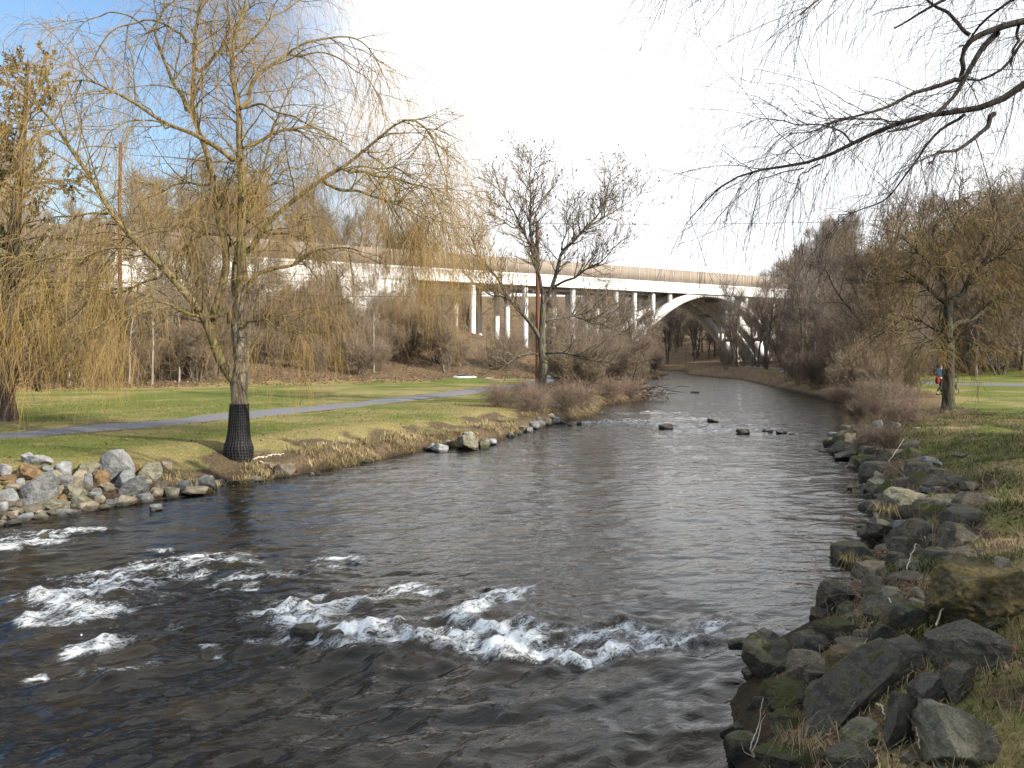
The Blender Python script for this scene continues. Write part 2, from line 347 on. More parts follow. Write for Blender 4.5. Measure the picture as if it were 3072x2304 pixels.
# ------------------------------------------------------------------ river
def foamfield(x, y):
    """white water: patches where stones under the surface break the flow (x, y world)"""
    Fm = np.zeros_like(x); A = np.zeros_like(x)
    wx = x+.35*fbm(x*1.1, y*1.1, 0, 3, 91); wy = y+.30*fbm(x*1.1, y*1.1, 0, 3, 92)
    for px, py, hw, hh, s, sk in FOAM:
        cx, cy = pw(px, py); a = hw*cy/F; b_ = cy*cy*hh/(CH*F)
        u = (wx-cx)/a; v = (wy-cy-sk*(wx-cx))/b_
        v = np.where(v < 0, v*1.25, v*.85); e = np.exp(-1.25*(u*u+np.where(v < 0, v*v*v*v, v*v)))
        Fm = np.maximum(Fm, s*e); A = np.maximum(A, s*np.exp(-.45*(u*u+v*v)))
    return Fm, A
FOAM = [(70, 596, 46, 17, .80, .12), (118, 584, 55, 13, .74, .25), (172, 567, 55, 9, .6, .3), (40, 612, 34, 10, .66, 0), (95, 608, 40, 12, .66, .1), (120, 636, 30, 7, .6, .25),
        (262, 619, 46, 15, .88, -.1), (318, 605, 70, 13, .6, .25), (365, 640, 46, 19, .85, -.1), (425, 645, 60, 17, .9, -.05), (485, 655, 50, 11, 1.0, -.05), (510, 640, 26, 26, .85, 0),
        (505, 606, 30, 15, .75, .1), (455, 640, 40, 14, .7, .1), (590, 645, 40, 10, .8, 0), (390, 625, 50, 12, .6, .2), (540, 655, 40, 9, .9, 0), (672, 642, 40, 9, .8, 0), (350, 600, 60, 8, .45, .3), (300, 625, 40, 10, .8, 0), (560, 632, 36, 13, .6, 0), (520, 655, 22, 9, .9, 0), (628, 648, 40, 12, .75, .1), (655, 628, 60, 14, .55, -.1), (700, 633, 55, 10, .7, -.12), (745, 628, 30, 8, .7, 0), (610, 628, 32, 10, .5, 0),
        (240, 584, 60, 9, .5, .3), (300, 576, 45, 6, .38, .3), (340, 560, 30, 6, .3, .3), (49, 672, 13, 6, .6, 0), (123, 671, 17, 7, .42, 0), (36, 538, 40, 9, .5, .1), (70, 533, 30, 5, .5, .2), (10, 545, 24, 6, .45, 0),
        (500, 714, 14, 11, .34, 0), (200, 645, 14, 4, .4, 0), (160, 552, 20, 4, .35, .2), (420, 590, 60, 10, .3, .2), (640, 424.5, 60, 2.2, .46, .0), (590, 423, 22, 2.2, .55, .0), (700, 430, 40, 2, .45, 0), (770, 433, 30, 1.8, .4, 0), (655, 413, 60, 2.2, .3, 0), (610, 422, 60, 2.5, .42, .05), (680, 419, 60, 2., .34, 0), (730, 427, 45, 2., .42, 0)]
WX = axis([(-95, -16, 2.0), (-16, -11, .2), (-11, 6.5, .05), (6.5, 16, .2), (16, 36, .8)])
WY = axis([(-30, 2, 2.), (2, 5.4, .15), (5.4, 14.5, .05), (14.5, 22, .09), (22, 45, .22), (45, 135, .7), (135, 290, 4)])
x, y = np.meshgrid(WX, WY); fo, ag = foamfield(x, y)
near = smooth(60, 20, y)
fx_, fy_ = x*.83+y*.55, -x*.55+y*.83                     # along and across the flow
z = .016*fbm(fx_*1.1, fy_*2.6, 0, 5, 41)*near+.010*fbm(x*.45, y*.9, 0, 3, 43)
low = smooth(12.5, 8.5, y)*smooth(3.5, 1.5, x)           # quick broken water below the stones
rdg = lambda a, b_, s_: 1-2*np.abs(fbm(a, b_, 0, 3, s_, .5))
z += low*(.045*fbm(fx_*.8, fy_*1.9, 0, 4, 44)+.026*rdg(fx_*1.3, fy_*2.9, 45)+.012*fbm(fx_*4, fy_*6, 0, 2, 145))+near*(1-low)*.008*rdg(x*.9+.3*y, y*2.1, 146)
z += ag*(.10*fbm(fx_*1.5, fy_*2.5, 0, 5, 46, .6)+.03)+np.clip(fo, 0, 1)*(.05+.07*fbm(x*4.2, y*4.2, 0, 4, 47, .65))
z += -.16*smooth(9.6, 7.6, y+.15*x)*smooth(6, 2, x)*.6     # the water drops a little past the stones
streak = fbm(fx_*1.6, fy_*6.5, 0, 5, 48, .62)
foam = np.clip(fo*1.25-.28+.42*streak+.20*fbm(x*9, y*9, 0, 3, 49, .6), -.5, 1)*smooth(.03, .12, fo)-.6*(1-smooth(.03, .12, fo))
V = np.stack([x, y, z], -1).reshape(-1, 3); nx = len(WX); i = np.arange(nx-1)[None]; j = np.arange(len(WY)-1)[:, None]*nx
m, t, b = mat('river_water', (.02, .02, .02), .06, .5); q = NT(t); P_ = q.pos()
b.inputs['IOR'].default_value = 1.33
rot = q.n("ShaderNodeMapping"); rot.inputs['Rotation'].default_value = (0, 0, R(-33)); q.l(P_, rot.inputs[0])
sv = q.scale(rot.outputs[0], (1.0, 2.6, 1)); r1 = q.noise(2.2, 3, .5, sv, .5); r2 = q.noise(8, 2, .5, sv, .8)
sv3 = q.scale(P_, (.5, 1.35, 1)); r3 = q.noise(2.6, 3, .5, sv3, .6)
bedn = q.noise(.55, 5, .6, sv); bedc = q.mix(q.step(bedn, .42, .66), (.005, .0055, .005), (.024, .018, .010)); bedc = q.mix(q.step(q.noise(1.9, 5, .6, sv, 1.), .55, .75), bedc, (.014, .013, .009))
ridge = lambda n_: q.math('SUBTRACT', 1., q.math('MULTIPLY', q.math('ABSOLUTE', q.math('SUBTRACT', n_, .5)), 4.))
foamn = q.math('ADD', q.math('MULTIPLY', q.noise(42, 5, .8, q.scale(rot.outputs[0], (.8, 1.9, 1)), 1.0), .5), q.math('ADD', q.math('MULTIPLY', ridge(q.noise(5.5, 4, .6, q.scale(rot.outputs[0], (.7, 1.9, 1)), 1.6)), .3), q.math('MULTIPLY', ridge(q.noise(15, 4, .6, q.scale(rot.outputs[0], (.8, 1.7, 1)), 1.2)), .2)))
fa = q.step(q.math('ADD', q.attr('foam'), q.math('MULTIPLY', q.math('SUBTRACT', foamn, .5), 2.7)), .40, 1.25, 0., .95)
q.l(q.mix(fa, bedc, (.72, .76, .78)), b.inputs['Base Color'])
q.l(q.math('ADD', q.math('MULTIPLY', fa, .5), .05), b.inputs['Roughness'])
h = q.math('ADD', q.math('ADD', q.math('MULTIPLY', r1, 1.0), q.math('MULTIPLY', r2, .26)), q.math('ADD', q.math('MULTIPLY', r3, 1.5), q.math('MULTIPLY', q.math('MULTIPLY', foamn, fa), .8)))
sy_ = q.n('ShaderNodeSeparateXYZ'); q.l(P_, sy_.inputs[0]); h = q.math('MULTIPLY', h, q.step(sy_.outputs['Y'], 18, 42, 1., 2.6))
q.bump(h, 1.0, .017, b); M['water'] = m
tag(link('river', np_mesh('river', V, np.stack([i+j, i+j+1, i+j+nx+1, i+j+nx], -1).reshape(-1, 4), m, attrs={'foam': foam})), kind='structure')
def wz(px, py): pass
# ------------------------------------------------------------------ the road bridges: two decks side by side on columns and arches
m, t, b = mat('white_concrete', rough=.8, spec=.2); q = NT(t); P_ = q.pos()
s_ = q.noise(.9, 6, .65, q.scale(P_, (1, 1, .12)), .4); f_ = q.noise(14, 4, .6, P_)
c = q.mix(q.step(s_, .5, .72), (.78, .77, .745), (.50, .48, .445)); q.l(q.mix(q.step(f_, .6, .8), c, (.68, .67, .64)), b.inputs['Base Color']); q.bump(f_, .3, .02, b); M['conc'] = m
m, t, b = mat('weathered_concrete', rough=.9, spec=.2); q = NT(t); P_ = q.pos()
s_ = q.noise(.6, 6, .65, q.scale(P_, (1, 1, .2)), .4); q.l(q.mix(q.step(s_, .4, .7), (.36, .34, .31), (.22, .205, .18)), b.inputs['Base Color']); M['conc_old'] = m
m, t, b = mat('tan_barrier_panel', rough=.85, spec=.2); q = NT(t); P_ = q.pos(); s_ = q.noise(.5, 6, .6, P_, .5)
wv = q.n("ShaderNodeTexWave", bands_direction='Z'); wv.inputs['Scale'].default_value = 1.05; q.l(P_, wv.inputs['Vector'])
c = q.mix(q.step(s_, .35, .65), (.285, .235, .19), (.235, .195, .158)); q.l(q.mix(q.step(wv.outputs['Fac'], .04, .0), c, (.2, .15, .11)), b.inputs['Base Color']); M['barrier'] = m
m, t, b = mat('barrier_post_concrete', (.42, .36, .30), .85); M['bpost'] = m
def bfr(t, w, z): return np.stack([BA[0]+BU[0]*t+BW[0]*w, BA[1]+BU[1]*t+BW[1]*w, z+GRADE*t], -1)
fr = lambda V: bfr(V[:, 0], V[:, 1], V[:, 2])
fr0 = lambda V: bfr(V[:, 0], V[:, 1], V[:, 2]-GRADE*V[:, 0])
ZD, ZF, ZB = 14.2, 16.14, 18.55
T0, T1 = -78, 125
TC, HALF = 62.6, 26.4
def archz(t, off=0): return 14.95-off-.0200*(t-TC)**2
def make_bridge(label, w0, wd, barrier):
    root = link('concrete_bridge', None, loc=tuple(bfr(np.array(0.), np.array(w0), np.array(0.))))
    tag(root, label, 'bridge'); rl = np.array(root.location)
    def part(name, g, mm, sm=False, parent=root):
        o = g.build(name, mm, None, sm); o.data.transform(Matrix.Translation(Vector(-rl))); o.parent = parent; return o
    # deck: slab, fascia and a lip under it, swept along the grade
    prof = [(0, ZD), (0, ZD+.10), (.06, ZD+.16), (.06, ZF-.30), (-.06, ZF-.24), (-.06, ZF), (.34, ZF), (.34, ZF-.55), (wd-.34, ZF-.55), (wd-.34, ZF), (wd, ZF), (wd, ZD), (wd-.5, ZD), (wd-.9, ZD+.75), (.9, ZD+.75), (.5, ZD)]
    ts = np.arange(T0, T1+.1, 3.5); k = len(prof); pr = np.array(prof)
    V = np.stack([bfr(np.full(k, a), w0+pr[:, 0], pr[:, 1]) for a in ts]).reshape(-1, 3)
    a = np.arange(len(ts)-1)[:, None]*k; j = np.arange(k)[None]; j2 = (j+1) % k
    part('deck', Geo().add(V, np.stack([a+j, a+j2, a+k+j2, a+k+j], -1).reshape(-1, 4)), M['conc'])
    g = Geo()
    for w_ in (.9, wd/2, wd-1.3): g.box((T0, w0+w_, ZD+.12), (T1, w0+w_+.4, ZD+.748), fr=fr)
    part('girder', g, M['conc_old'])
    if barrier:
        g = Geo(); g.box((T0, w0+.12, ZF+.003), (T1, w0+.26, ZB), fr=fr); bo = part('noise_barrier', g, M['barrier'])
        g = Geo(); g.box((-.09, -.01, 0), (.09, .048, ZB-ZF+.03)); pm = g.build('barrier_post', M['bpost'], None, False); pm.data.transform(Matrix.Rotation(math.atan2(BU[1], BU[0]), 4, 'Z'))
        for n_, t_ in enumerate(np.arange(T0+.5, T1, 2.3)):
            o = pm if n_ == 0 else pm.copy()
            if n_: COL.objects.link(o)
            o.parent = bo; o.location = Vector(bfr(np.array(t_), np.array(w0+.07), np.array(ZF+.003)))-Vector(rl)
    # abutment and its long wing wall
    bot = lambda t_: gz(*bfr(np.array(t_), np.array(w0), np.array(0.))[:2])-1.5
    g = Geo(); ts = np.arange(T0, -3.9, 4.1); Vv = []
    for a_ in ts:
        for w_, z_ in ((.12, bot(a_)), (.12, ZD-.004+GRADE*a_), (wd-.12, ZD-.004+GRADE*a_), (wd-.12, bot(a_))): Vv.append(bfr(np.array(a_), np.array(w0+w_), np.array(z_-GRADE*a_)))
    n = len(ts); a = np.arange(n-1)[:, None]*4; j = np.arange(4)[None]; j2 = (j+1) % 4
    Fv = np.concatenate([np.stack([a+j, a+j2, a+4+j2, a+4+j], -1).reshape(-1, 4), [[0, 1, 2, 3]], [[4*n-4, 4*n-1, 4*n-2, 4*n-3]]]); g.add(Vv, Fv)
    if barrier:
        for a_ in np.arange(T0+4, -6, 8.2): 
            zb = bot(a_); g.box((a_, w0-.02, zb), (a_+.35, w0+.118, ZD-.1+GRADE*a_), fr=fr0)
    part('abutment', g, M['conc'])
    # arch ribs
    ribs = (.35, wd-2.25)
    for rw in ribs:
        ts = np.linspace(TC-HALF, TC+HALF, 49); dep = 1.15+.75*np.abs((ts-TC)/HALF)**1.5; Vv = []
        for t_, d_ in zip(ts, dep):
            z_ = archz(t_); sl = math.atan(-.04*(t_-TC)); dx, dz = math.sin(sl)*d_, -math.cos(sl)*d_
            for w_, ddx, ddz in ((0, 0, 0), (1.9, 0, 0), (1.9, dx, dz), (0, dx, dz)):
                Vv.append(bfr(np.array(t_+ddx), np.array(w0+rw+w_), np.array(z_+ddz-GRADE*(t_+ddx-TC))))
        n = len(ts); a = np.arange(n-1)[:, None]*4; part('arch_rib', Geo().add(Vv, np.stack([a+j, a+4+j, a+4+j2, a+j2], -1).reshape(-1, 4)), M['conc'])
    g = Geo()
    for t_ in np.arange(TC-20, TC+21, 8): g.box((t_-.3, w0+ribs[0]+1.9, archz(t_)-1.0), (t_+.3, w0+ribs[1], archz(t_)-.3), fr=fr0)
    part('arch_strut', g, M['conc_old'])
    # columns
    def column(t_, w_, r, zb, sq):
        p = bfr(np.array(t_), np.array(w0+w_), np.array(0.)); zt = ZD+.12+GRADE*t_
        if sq: g = Geo().box((t_-r, w0+w_-r, zb), (t_+r, w0+w_+r, zt), fr=fr0)
        else: g = Geo().tubes(np.array([(p[0], p[1], zb), (p[0], p[1], zb+.001), (p[0], p[1], zt-.6), (p[0], p[1], zt)]), np.array([r*1.06, r*1.06, r, r]), 16)
        part('column', g, M['conc'], not sq)
    for w_ in (1.0, wd-1.4):
        for t_ in (6.3, 16.7, 27, 37.2): 
            p = bfr(np.array(t_), np.array(w0+w_), np.array(0.)); column(t_, w_, .46, gz(p[0], p[1])-.8, False)
        for t_ in (41.9, 46.7, 51.3, 74.2, 78.8, 83.2): column(t_, w_, .30, archz(t_)-.25, True)
        for t_ in (87.9, 97, 106, 115):
            p = bfr(np.array(t_), np.array(w0+w_), np.array(0.)); column(t_, w_, .42, gz(p[0], p[1])-.8, False)
    # springing blocks that the arch stands on
    for t_ in (TC-HALF-.6, TC+HALF+.6):
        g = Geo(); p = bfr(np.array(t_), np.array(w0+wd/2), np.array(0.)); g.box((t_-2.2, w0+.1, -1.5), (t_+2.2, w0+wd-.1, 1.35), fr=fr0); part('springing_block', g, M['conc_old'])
make_bridge('white concrete arch bridge with a tan noise barrier along its parapet', 0., 7.4, True)
make_bridge('twin white concrete arch bridge close behind, shaded under the first deck', 8.0, 7.6, False)

# ------------------------------------------------------------------ utility poles and wires
m, t, b = mat('rusty_brown_pole', rough=.8); q = NT(t); P_ = q.pos(); n_ = q.noise(6, 6, .6, q.scale(P_, (1, 1, .1)), .4)
q.l(q.mix(q.step(n_, .35, .65), (.09, .032, .016), (.23, .10, .05)), b.inputs['Base Color']); q.bump(n_, .5, .03, b); M['pole'] = m
m, t, b = mat('galvanised_steel', (.35, .35, .36), .45); b.inputs['Metallic'].default_value = .8; M['steel'] = m
m, t, b = mat('black_cable', (.02, .02, .022), .6); M['cable'] = m
def pole(label, x, y, ztop, r):
    z0 = gz(x, y); root = link('utility_pole', None, loc=(x, y, z0)); tag(root, label, 'pole', None)
    zz = np.linspace(-.4, ztop-z0, 12); g = Geo().tubes(np.stack([.03*np.sin(zz*.4), 0*zz, zz], -1), r*(1.12-.34*np.linspace(0, 1, 12)), 14)
    g.add([(0, 0, ztop-z0+.02)]+[(r*.78*math.cos(a), r*.78*math.sin(a), ztop-z0) for a in np.arange(14)/14*6.2832], [(0, k+1, (k+1) % 14+1, (k+1) % 14+1) for k in range(14)]); g.build('shaft', M['pole'], root)
    h = 7.2-z0 if ztop < 14 else 9.2-z0
    g = Geo(); g.tubes(np.array([(-.32, 0, h), (-.1, 0, h), (.1, 0, h), (.32, 0, h)]), np.full(4, .05), 8); g.build('bracket', M['steel'], root)
    return root
pole('rust brown wooden utility pole beside the bare tree where the path meets the thicket', *pw(537.5, 390.5, .85), 11.7, .15)
pole('tall rust brown utility pole rising above the hillside trees against blue sky', *wpt(120, 300, 68)[:2], 20.6, .17)
pole('utility pole standing outside the frame', 46, 50, 12.7, .15)
def wire(label, a, b_, sag):
    u = np.linspace(0, 1, 25); P = np.array(a)[None]*(1-u[:, None])+np.array(b_)[None]*u[:, None]; P[:, 2] -= sag*4*u*(1-u)
    tag(Geo().tubes(P, np.full(25, .014), 4).build('overhead_wire', M['cable']), label, 'wire', 'wires strung between the poles')
pa = pw(537.5, 390.5, .85); pb = wpt(120, 300, 68)
wire('lower overhead wire crossing in front of the bridge columns', (pa[0]-.3, pa[1], 7.2), (pb[0]+.3, pb[1], 9.2), .7)
wire('upper overhead wire running from the pole top across the open sky', (pa[0], pa[1], 11.6), (46, 50, 12.5), .5)
# ------------------------------------------------------------------ rocks
def rockmat(name, c0, c1, vein, moss=0., lich=None, wet=.25):
    m, t, b = mat(name, rough=.85, spec=.25); q = NT(t); P_ = q.scale(q.pos(), (2.1, 2.1, 2.6)); r = q.rnd()
    off = q.n("ShaderNodeVectorMath", operation='ADD'); q.l(P_, off.inputs[0]); cx = q.n("ShaderNodeCombineXYZ"); mul = q.math('MULTIPLY', r, 37.)
    for i in range(3): q.l(mul, cx.inputs[i])
    q.l(cx.outputs[0], off.inputs[1]); P_ = off.outputs[0]
    n1 = q.noise(2.2, 8, .66, P_, .6); n2 = q.noise(10, 7, .74, P_, .3); n3 = q.noise(1.1, 4, .5, q.scale(P_, (1, 1, 3)), 1.2); n4 = q.noise(42, 4, .75, P_); n5 = q.noise(.8, 5, .6, P_)
    c = q.mix(q.step(n1, .40, .60), tuple(.75*a for a in c0), c1); c = q.mix(q.math('MULTIPLY', q.step(n2, .55, .68), .85), c, vein)
    if lich: c = q.mix(q.math('MULTIPLY', q.step(n3, .55, .66), .8), c, lich)
    c = q.mix(q.math('MULTIPLY', q.step(n4, .35, .65), .5), c, tuple(.55*a for a in c0))
    c = q.mix(q.math('MULTIPLY', q.step(n5, .5, .68), .28), c, (.17, .135, .09))
    ge = q.n("ShaderNodeNewGeometry"); sp = q.n("ShaderNodeSeparateXYZ"); q.l(ge.outputs['Normal'], sp.inputs[0])
    if moss:
        mo = q.math('MULTIPLY', q.step(sp.outputs['Z'], .1, .7), q.step(n1, .62-.3*moss, .72-.25*moss)); c = q.mix(q.math('MULTIPLY', mo, .9), c, q.mix(n2, (.028, .038, .006), (.10, .10, .018)))
    sz = q.n("ShaderNodeSeparateXYZ"); q.l(ge.outputs['Position'], sz.inputs[0])          # wet stain just above the water line
    wl = q.math('ADD', sz.outputs['Z'], q.math('MULTIPLY', q.math('SUBTRACT', n1, .5), .12)); wm = q.step(wl, .13, .04)
    c = q.mix(q.math('MULTIPLY', wm, .75), c, (.018, .017, .012)); q.l(c, b.inputs['Base Color'])
    q.l(q.math('SUBTRACT', .88, q.math('MULTIPLY', wm, .5)), b.inputs['Roughness'])
    q.bump(n4, .8, .014, b, q.bump(q.math('ADD', n2, q.math('MULTIPLY', n1, 1.4)), 1., .05, b)); M[name] = m
rockmat('pale_grey_stone', (.30, .31, .31), (.44, .44, .43), (.62, .62, .61))
rockmat('grey_stone', (.185, .188, .182), (.31, .31, .30), (.55, .55, .54))
rockmat('tan_stone', (.31, .26, .18), (.44, .385, .28), (.55, .50, .40))
rockmat('orange_stone', (.25, .15, .07), (.35, .235, .125), (.42, .31, .19))
rockmat('olive_stone', (.20, .19, .135), (.34, .32, .235), (.45, .43, .35), lich=(.26, .25, .12))
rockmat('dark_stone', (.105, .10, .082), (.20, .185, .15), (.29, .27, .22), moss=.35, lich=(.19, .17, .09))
rockmat('mossy_stone', (.09, .086, .062), (.18, .165, .12), (.27, .245, .18), moss=.85)
rockmat('ochre_stone', (.14, .12, .07), (.25, .20, .09), (.33, .28, .16), moss=.25, lich=(.30, .215, .055))
rockmat('brown_stone', (.14, .115, .085), (.25, .21, .16), (.36, .31, .24), moss=.2)
def ico(n):
    bm = bmesh.new(); bmesh.ops.create_icosphere(bm, subdivisions=n, radius=1); V = np.array([v.co[:] for v in bm.verts]); Fc = np.array([[v.index for v in f.verts] for f in bm.faces]); bm.free(); return V, Fc
ICO = {n: ico(n) for n in (3, 4, 5, 6)}
def rock_verts(seed, n, cuts=11, rough=.05, up=None):
    r = np.random.default_rng(seed); V, Fc = ICO[n]; V = V.copy()*1.25
    dirs = unit(r.normal(size=(cuts, 3))); 
    for d in dirs:
        o = r.uniform(.62, .98); s = V@d-o; V = V-np.maximum(s, 0)[:, None]*d*.96
    for d in np.concatenate([np.eye(3), -np.eye(3)]): s = V@d-1.; V = V-np.maximum(s, 0)[:, None]*d
    U = unit(V); V = V+U*(rough*fbm(V[:, 0]*2.1+seed, V[:, 1]*2.1, V[:, 2]*2.1, 5, seed % 91, .58)+rough*.35*fbm(V[:, 0]*7, V[:, 1]*7+seed, V[:, 2]*9, 3, seed % 37))[:, None]
    c = (V.max(0)+V.min(0))/2; V = (V-c)/((V.max(0)-V.min(0))/2); return V, Fc
SHARED = {}
def shared_rock(k, mm):
    if (k, mm) not in SHARED: V, Fc = rock_verts(500+k, 4); SHARED[(k, mm)] = np_mesh('rock', V, Fc, M[mm])
    return SHARED[(k, mm)]
ROCKS = []
def rock(px, py, wpx, hpx, mm, label=None, tilt=0., depth=1., seed=None, sink=.12, n=4, d=None, group=None, name='rock', cuts=11, rough=.05, yaw=None):
    """a rock seen centred on (px, py), wpx by hpx large: it stands on the ground below that spot"""
    f = hit(px, py+hpx*.42); d = f[1] if d is None else d; hw = wpx*d/F/2; hh = hpx*d/F/2*1.04
    P = wpt(px, py, d+hw*depth*.25)
    k = len(ROCKS) if seed is None else seed
    if n > 4: V, Fc = rock_verts(900+k, n, cuts, rough); me = np_mesh('rock', V, Fc, M[mm])
    else: me = shared_rock(k % 16, mm)
    o = link(name, me, None, tuple(P-np.array((0, 0, hh*sink)))); o.scale = (hw, hw*depth, hh*(1+sink)); r = np.random.default_rng(k)
    if n > 4: o.rotation_euler = (r.uniform(-.08, .08), tilt, 0 if yaw is None else yaw)
    else:                                    # any way up, then fitted to its size on the picture
        o.rotation_euler = (r.uniform(-.06, .06), tilt, r.uniform(-.3, .3)+(math.pi if r.random() < .5 else 0))
    tag(o, label, 'rock', group); ROCKS.append((o, px, py, wpx, hpx, mm, label)); return o
C1 = lambda x, y: (x*.12056, 433.3+y*.12056)
PG = 'rocks piled on the willow bank'
for cx, cy, w_, h_, mm, lab, *ex in [
    (980, 262, 258, 262, 'pale_grey_stone', 'largest pale grey wedge-shaped boulder standing upright on top of the rock pile', dict(seed=3, n=5)),
    (330, 450, 245, 270, 'grey_stone', 'large blue-grey egg-shaped boulder with white veins in the middle of the pile', dict(seed=9, n=5)),
    (205, 325, 205, 140, 'orange_stone', 'rusty orange boulder behind the veined grey boulder', dict(n=5, tilt=.3)),
    (330, 225, 210, 95, 'pale_grey_stone', 'flat pale grey slab lying at the top of the pile above the orange boulder', dict(n=5)),
    (240, 205, 120, 90, 'pale_grey_stone', 'pale grey stone propped against the flat slab at the top of the pile', dict(depth=.7)),
    (40, 302, 120, 110, 'pale_grey_stone', 'pale stone cut by the edge of the photo, beside the orange boulder', {}),
    (70, 515, 150, 120, 'pale_grey_stone', 'whitish rounded stone low in the pile at the edge of the photo', {}),
    (462, 352, 110, 100, 'tan_stone', 'tan square stone just right of the veined grey boulder', {}),
    (528, 292, 135, 115, 'pale_grey_stone', 'pale grey faceted stone above the tan square stone', {}),
    (388, 292, 95, 70, 'grey_stone', 'small grey stone between the orange boulder and the pale faceted stone', {}),
    (548, 397, 140, 95, 'grey_stone', 'dark grey oblong stone left of the upright tan stone', {}),
    (665, 382, 120, 145, 'tan_stone', 'upright whitish tan stone in the middle of the pile', dict(n=5)),
    (735, 395, 70, 130, 'grey_stone', 'narrow grey stone tucked behind the upright tan stone', {}),
    (722, 303, 210, 115, 'olive_stone', 'broad greenish tan boulder left of the upright wedge boulder', dict(n=5)),
    (838, 362, 112, 115, 'orange_stone', 'brown stone at the left foot of the upright wedge boulder', {}),
    (1115, 290, 75, 95, 'orange_stone', 'small orange-brown stone behind the wedge boulder on its river side', {}),
    (1042, 388, 185, 155, 'pale_grey_stone', 'pale cracked boulder at the foot of the upright wedge boulder', dict(n=5)),
    (1118, 442, 240, 140, 'grey_stone', 'dark blue-grey slab slanting across the pile below the wedge boulder', dict(n=5, tilt=-.42)),
    (1250, 318, 190, 150, 'olive_stone', 'pointed greenish grey boulder on the grass end of the pile', dict(n=5)),
    (1372, 275, 115, 105, 'tan_stone', 'squarish tan stone behind the pointed greenish boulder', {}),
    (1312, 430, 155, 85, 'brown_stone', 'flat brown stone below the pointed greenish boulder', {}),
    (1052, 558, 190, 85, 'tan_stone', 'long flat pale tan stone at the waterline below the slanting slab', dict(n=5)),
    (1210, 532, 125, 90, 'grey_stone', 'rounded grey stone at the waterline beside the long flat tan stone', {}),
    (1312, 492, 95, 85, 'tan_stone', 'tan pointed stone by the water below the flat brown stone', {}),
    (1422, 495, 130, 100, 'olive_stone', 'greenish grey stone at the waterline left of the two joined grey stones', {}),
    (1528, 432, 125, 95, 'grey_stone', 'dark grey stone leaning on the pale shelf near the river end of the pile', {}),
    (1700, 405, 185, 120, 'grey_stone', 'last big grey stone at the river end of the pile', dict(n=5)),
    (1612, 482, 220, 70, 'tan_stone', 'flat pale stone shelf in the water under the last big grey stone', dict(n=5)),
    (612, 490, 180, 135, 'olive_stone', 'streaked olive grey boulder below the upright tan stone', dict(n=5)),
    (500, 467, 98, 78, 'tan_stone', 'small tan stone between the veined boulder and the streaked olive boulder', {}),
    (435, 530, 95, 62, 'orange_stone', 'yellowish tan stone at the lower right foot of the veined boulder', {}),
    (518, 545, 55, 80, 'orange_stone', 'narrow orange-tan stone standing below the small tan stone', {}),
    (432, 595, 210, 100, 'olive_stone', 'flat greenish slab below the veined boulder', dict(n=5)),
    (682, 565, 170, 90, 'olive_stone', 'long olive stone below the streaked olive boulder', {}),
    (742, 602, 165, 62, 'tan_stone', 'low tan stone touching the water, third from the long flat tan stone', {}),
    (800, 505, 110, 70, 'grey_stone', 'small grey flat stone left of the slanting slab', {}),
    (890, 445, 120, 70, 'tan_stone', 'small flat tan stone under the brown stone', {}),
    (830, 545, 100, 75, 'tan_stone', 'pale tan stone right of the long olive stone', {}),
    (912, 580, 118, 62, 'grey_stone', 'grey stone at the waterline left of the long flat tan stone', {}),
    (862, 612, 110, 50, 'tan_stone', 'small pale tan stone half under water in front of the grey waterline stone', {}),
    (272, 628, 195, 65, 'brown_stone', 'long flat brown stone near the waterline below the veined boulder', {}),
    (215, 690, 125, 65, 'pale_grey_stone', 'pale grey stone at the waterline below the long flat brown stone', {}),
    (120, 448, 125, 65, 'tan_stone', 'tan flat stone above the whitish rounded stone', {}),
    (165, 405, 80, 65, 'pale_grey_stone', 'small pale stone wedged between the orange boulder and the veined boulder', {}),
    (80, 372, 135, 52, 'orange_stone', 'flat ochre stone lying under the orange boulder', {}),
    (60, 412, 100, 45, 'orange_stone', 'small ochre stone below the flat ochre stone', {}),
    (222, 570, 105, 60, 'grey_stone', 'grey stone left of the flat greenish slab', {}),
    (110, 590, 130, 60, 'brown_stone', 'brownish stone below the whitish rounded stone', {}),
    (565, 655, 180, 62, 'grey_stone', 'dark grey stone at the waterline below the flat greenish slab', {}),
    (535, 620, 80, 55, 'olive_stone', 'small greenish stone right of the flat greenish slab', {}),
    (20, 605, 80, 75, 'pale_grey_stone', 'bluish white stone cut by the edge of the photo near the waterline', {}),
    (140, 640, 120, 60, 'brown_stone', 'brown stone between the bluish white stone and the long brown stone', {}),
    (440, 655, 110, 45, 'brown_stone', 'low brown stone at the waterline left of the dark grey one', {}),
    (340, 690, 130, 55, 'olive_stone', 'wet olive stone half in the water beside the pale waterline stone', {}),
    (60, 672, 120, 60, 'brown_stone', 'brown stone at the waterline under the bluish white stone', {}),
    (115, 740, 130, 55, 'dark_stone', 'dark wet stone in the water at the bottom corner of the pile', {}),
    (15, 745, 70, 50, 'olive_stone', 'olive stone in the water at the edge of the photo', {}),
    (20, 560, 60, 60, 'brown_stone', 'brown stone cut by the edge of the photo beside the whitish stone', {}),
    (1292, 616, 115, 50, 'pale_grey_stone', 'lone pale stone standing in the water off the rock pile', {}),
    (2110, 378, 155, 45, 'olive_stone', 'flat stone at the waterline below the willow trunk', {}),
    (1830, 403, 85, 35, 'grey_stone', 'small flat grey stone in the water just past the rock pile', {}),
    (1970, 398, 55, 24, 'tan_stone', 'smallest pale stone at the water edge between the pile and the willow', {})]:
    px, py = C1(cx, cy); rock(px, py, w_*.12056, h_*.12056, mm, lab, group=PG, **(ex[0] if ex else {}))
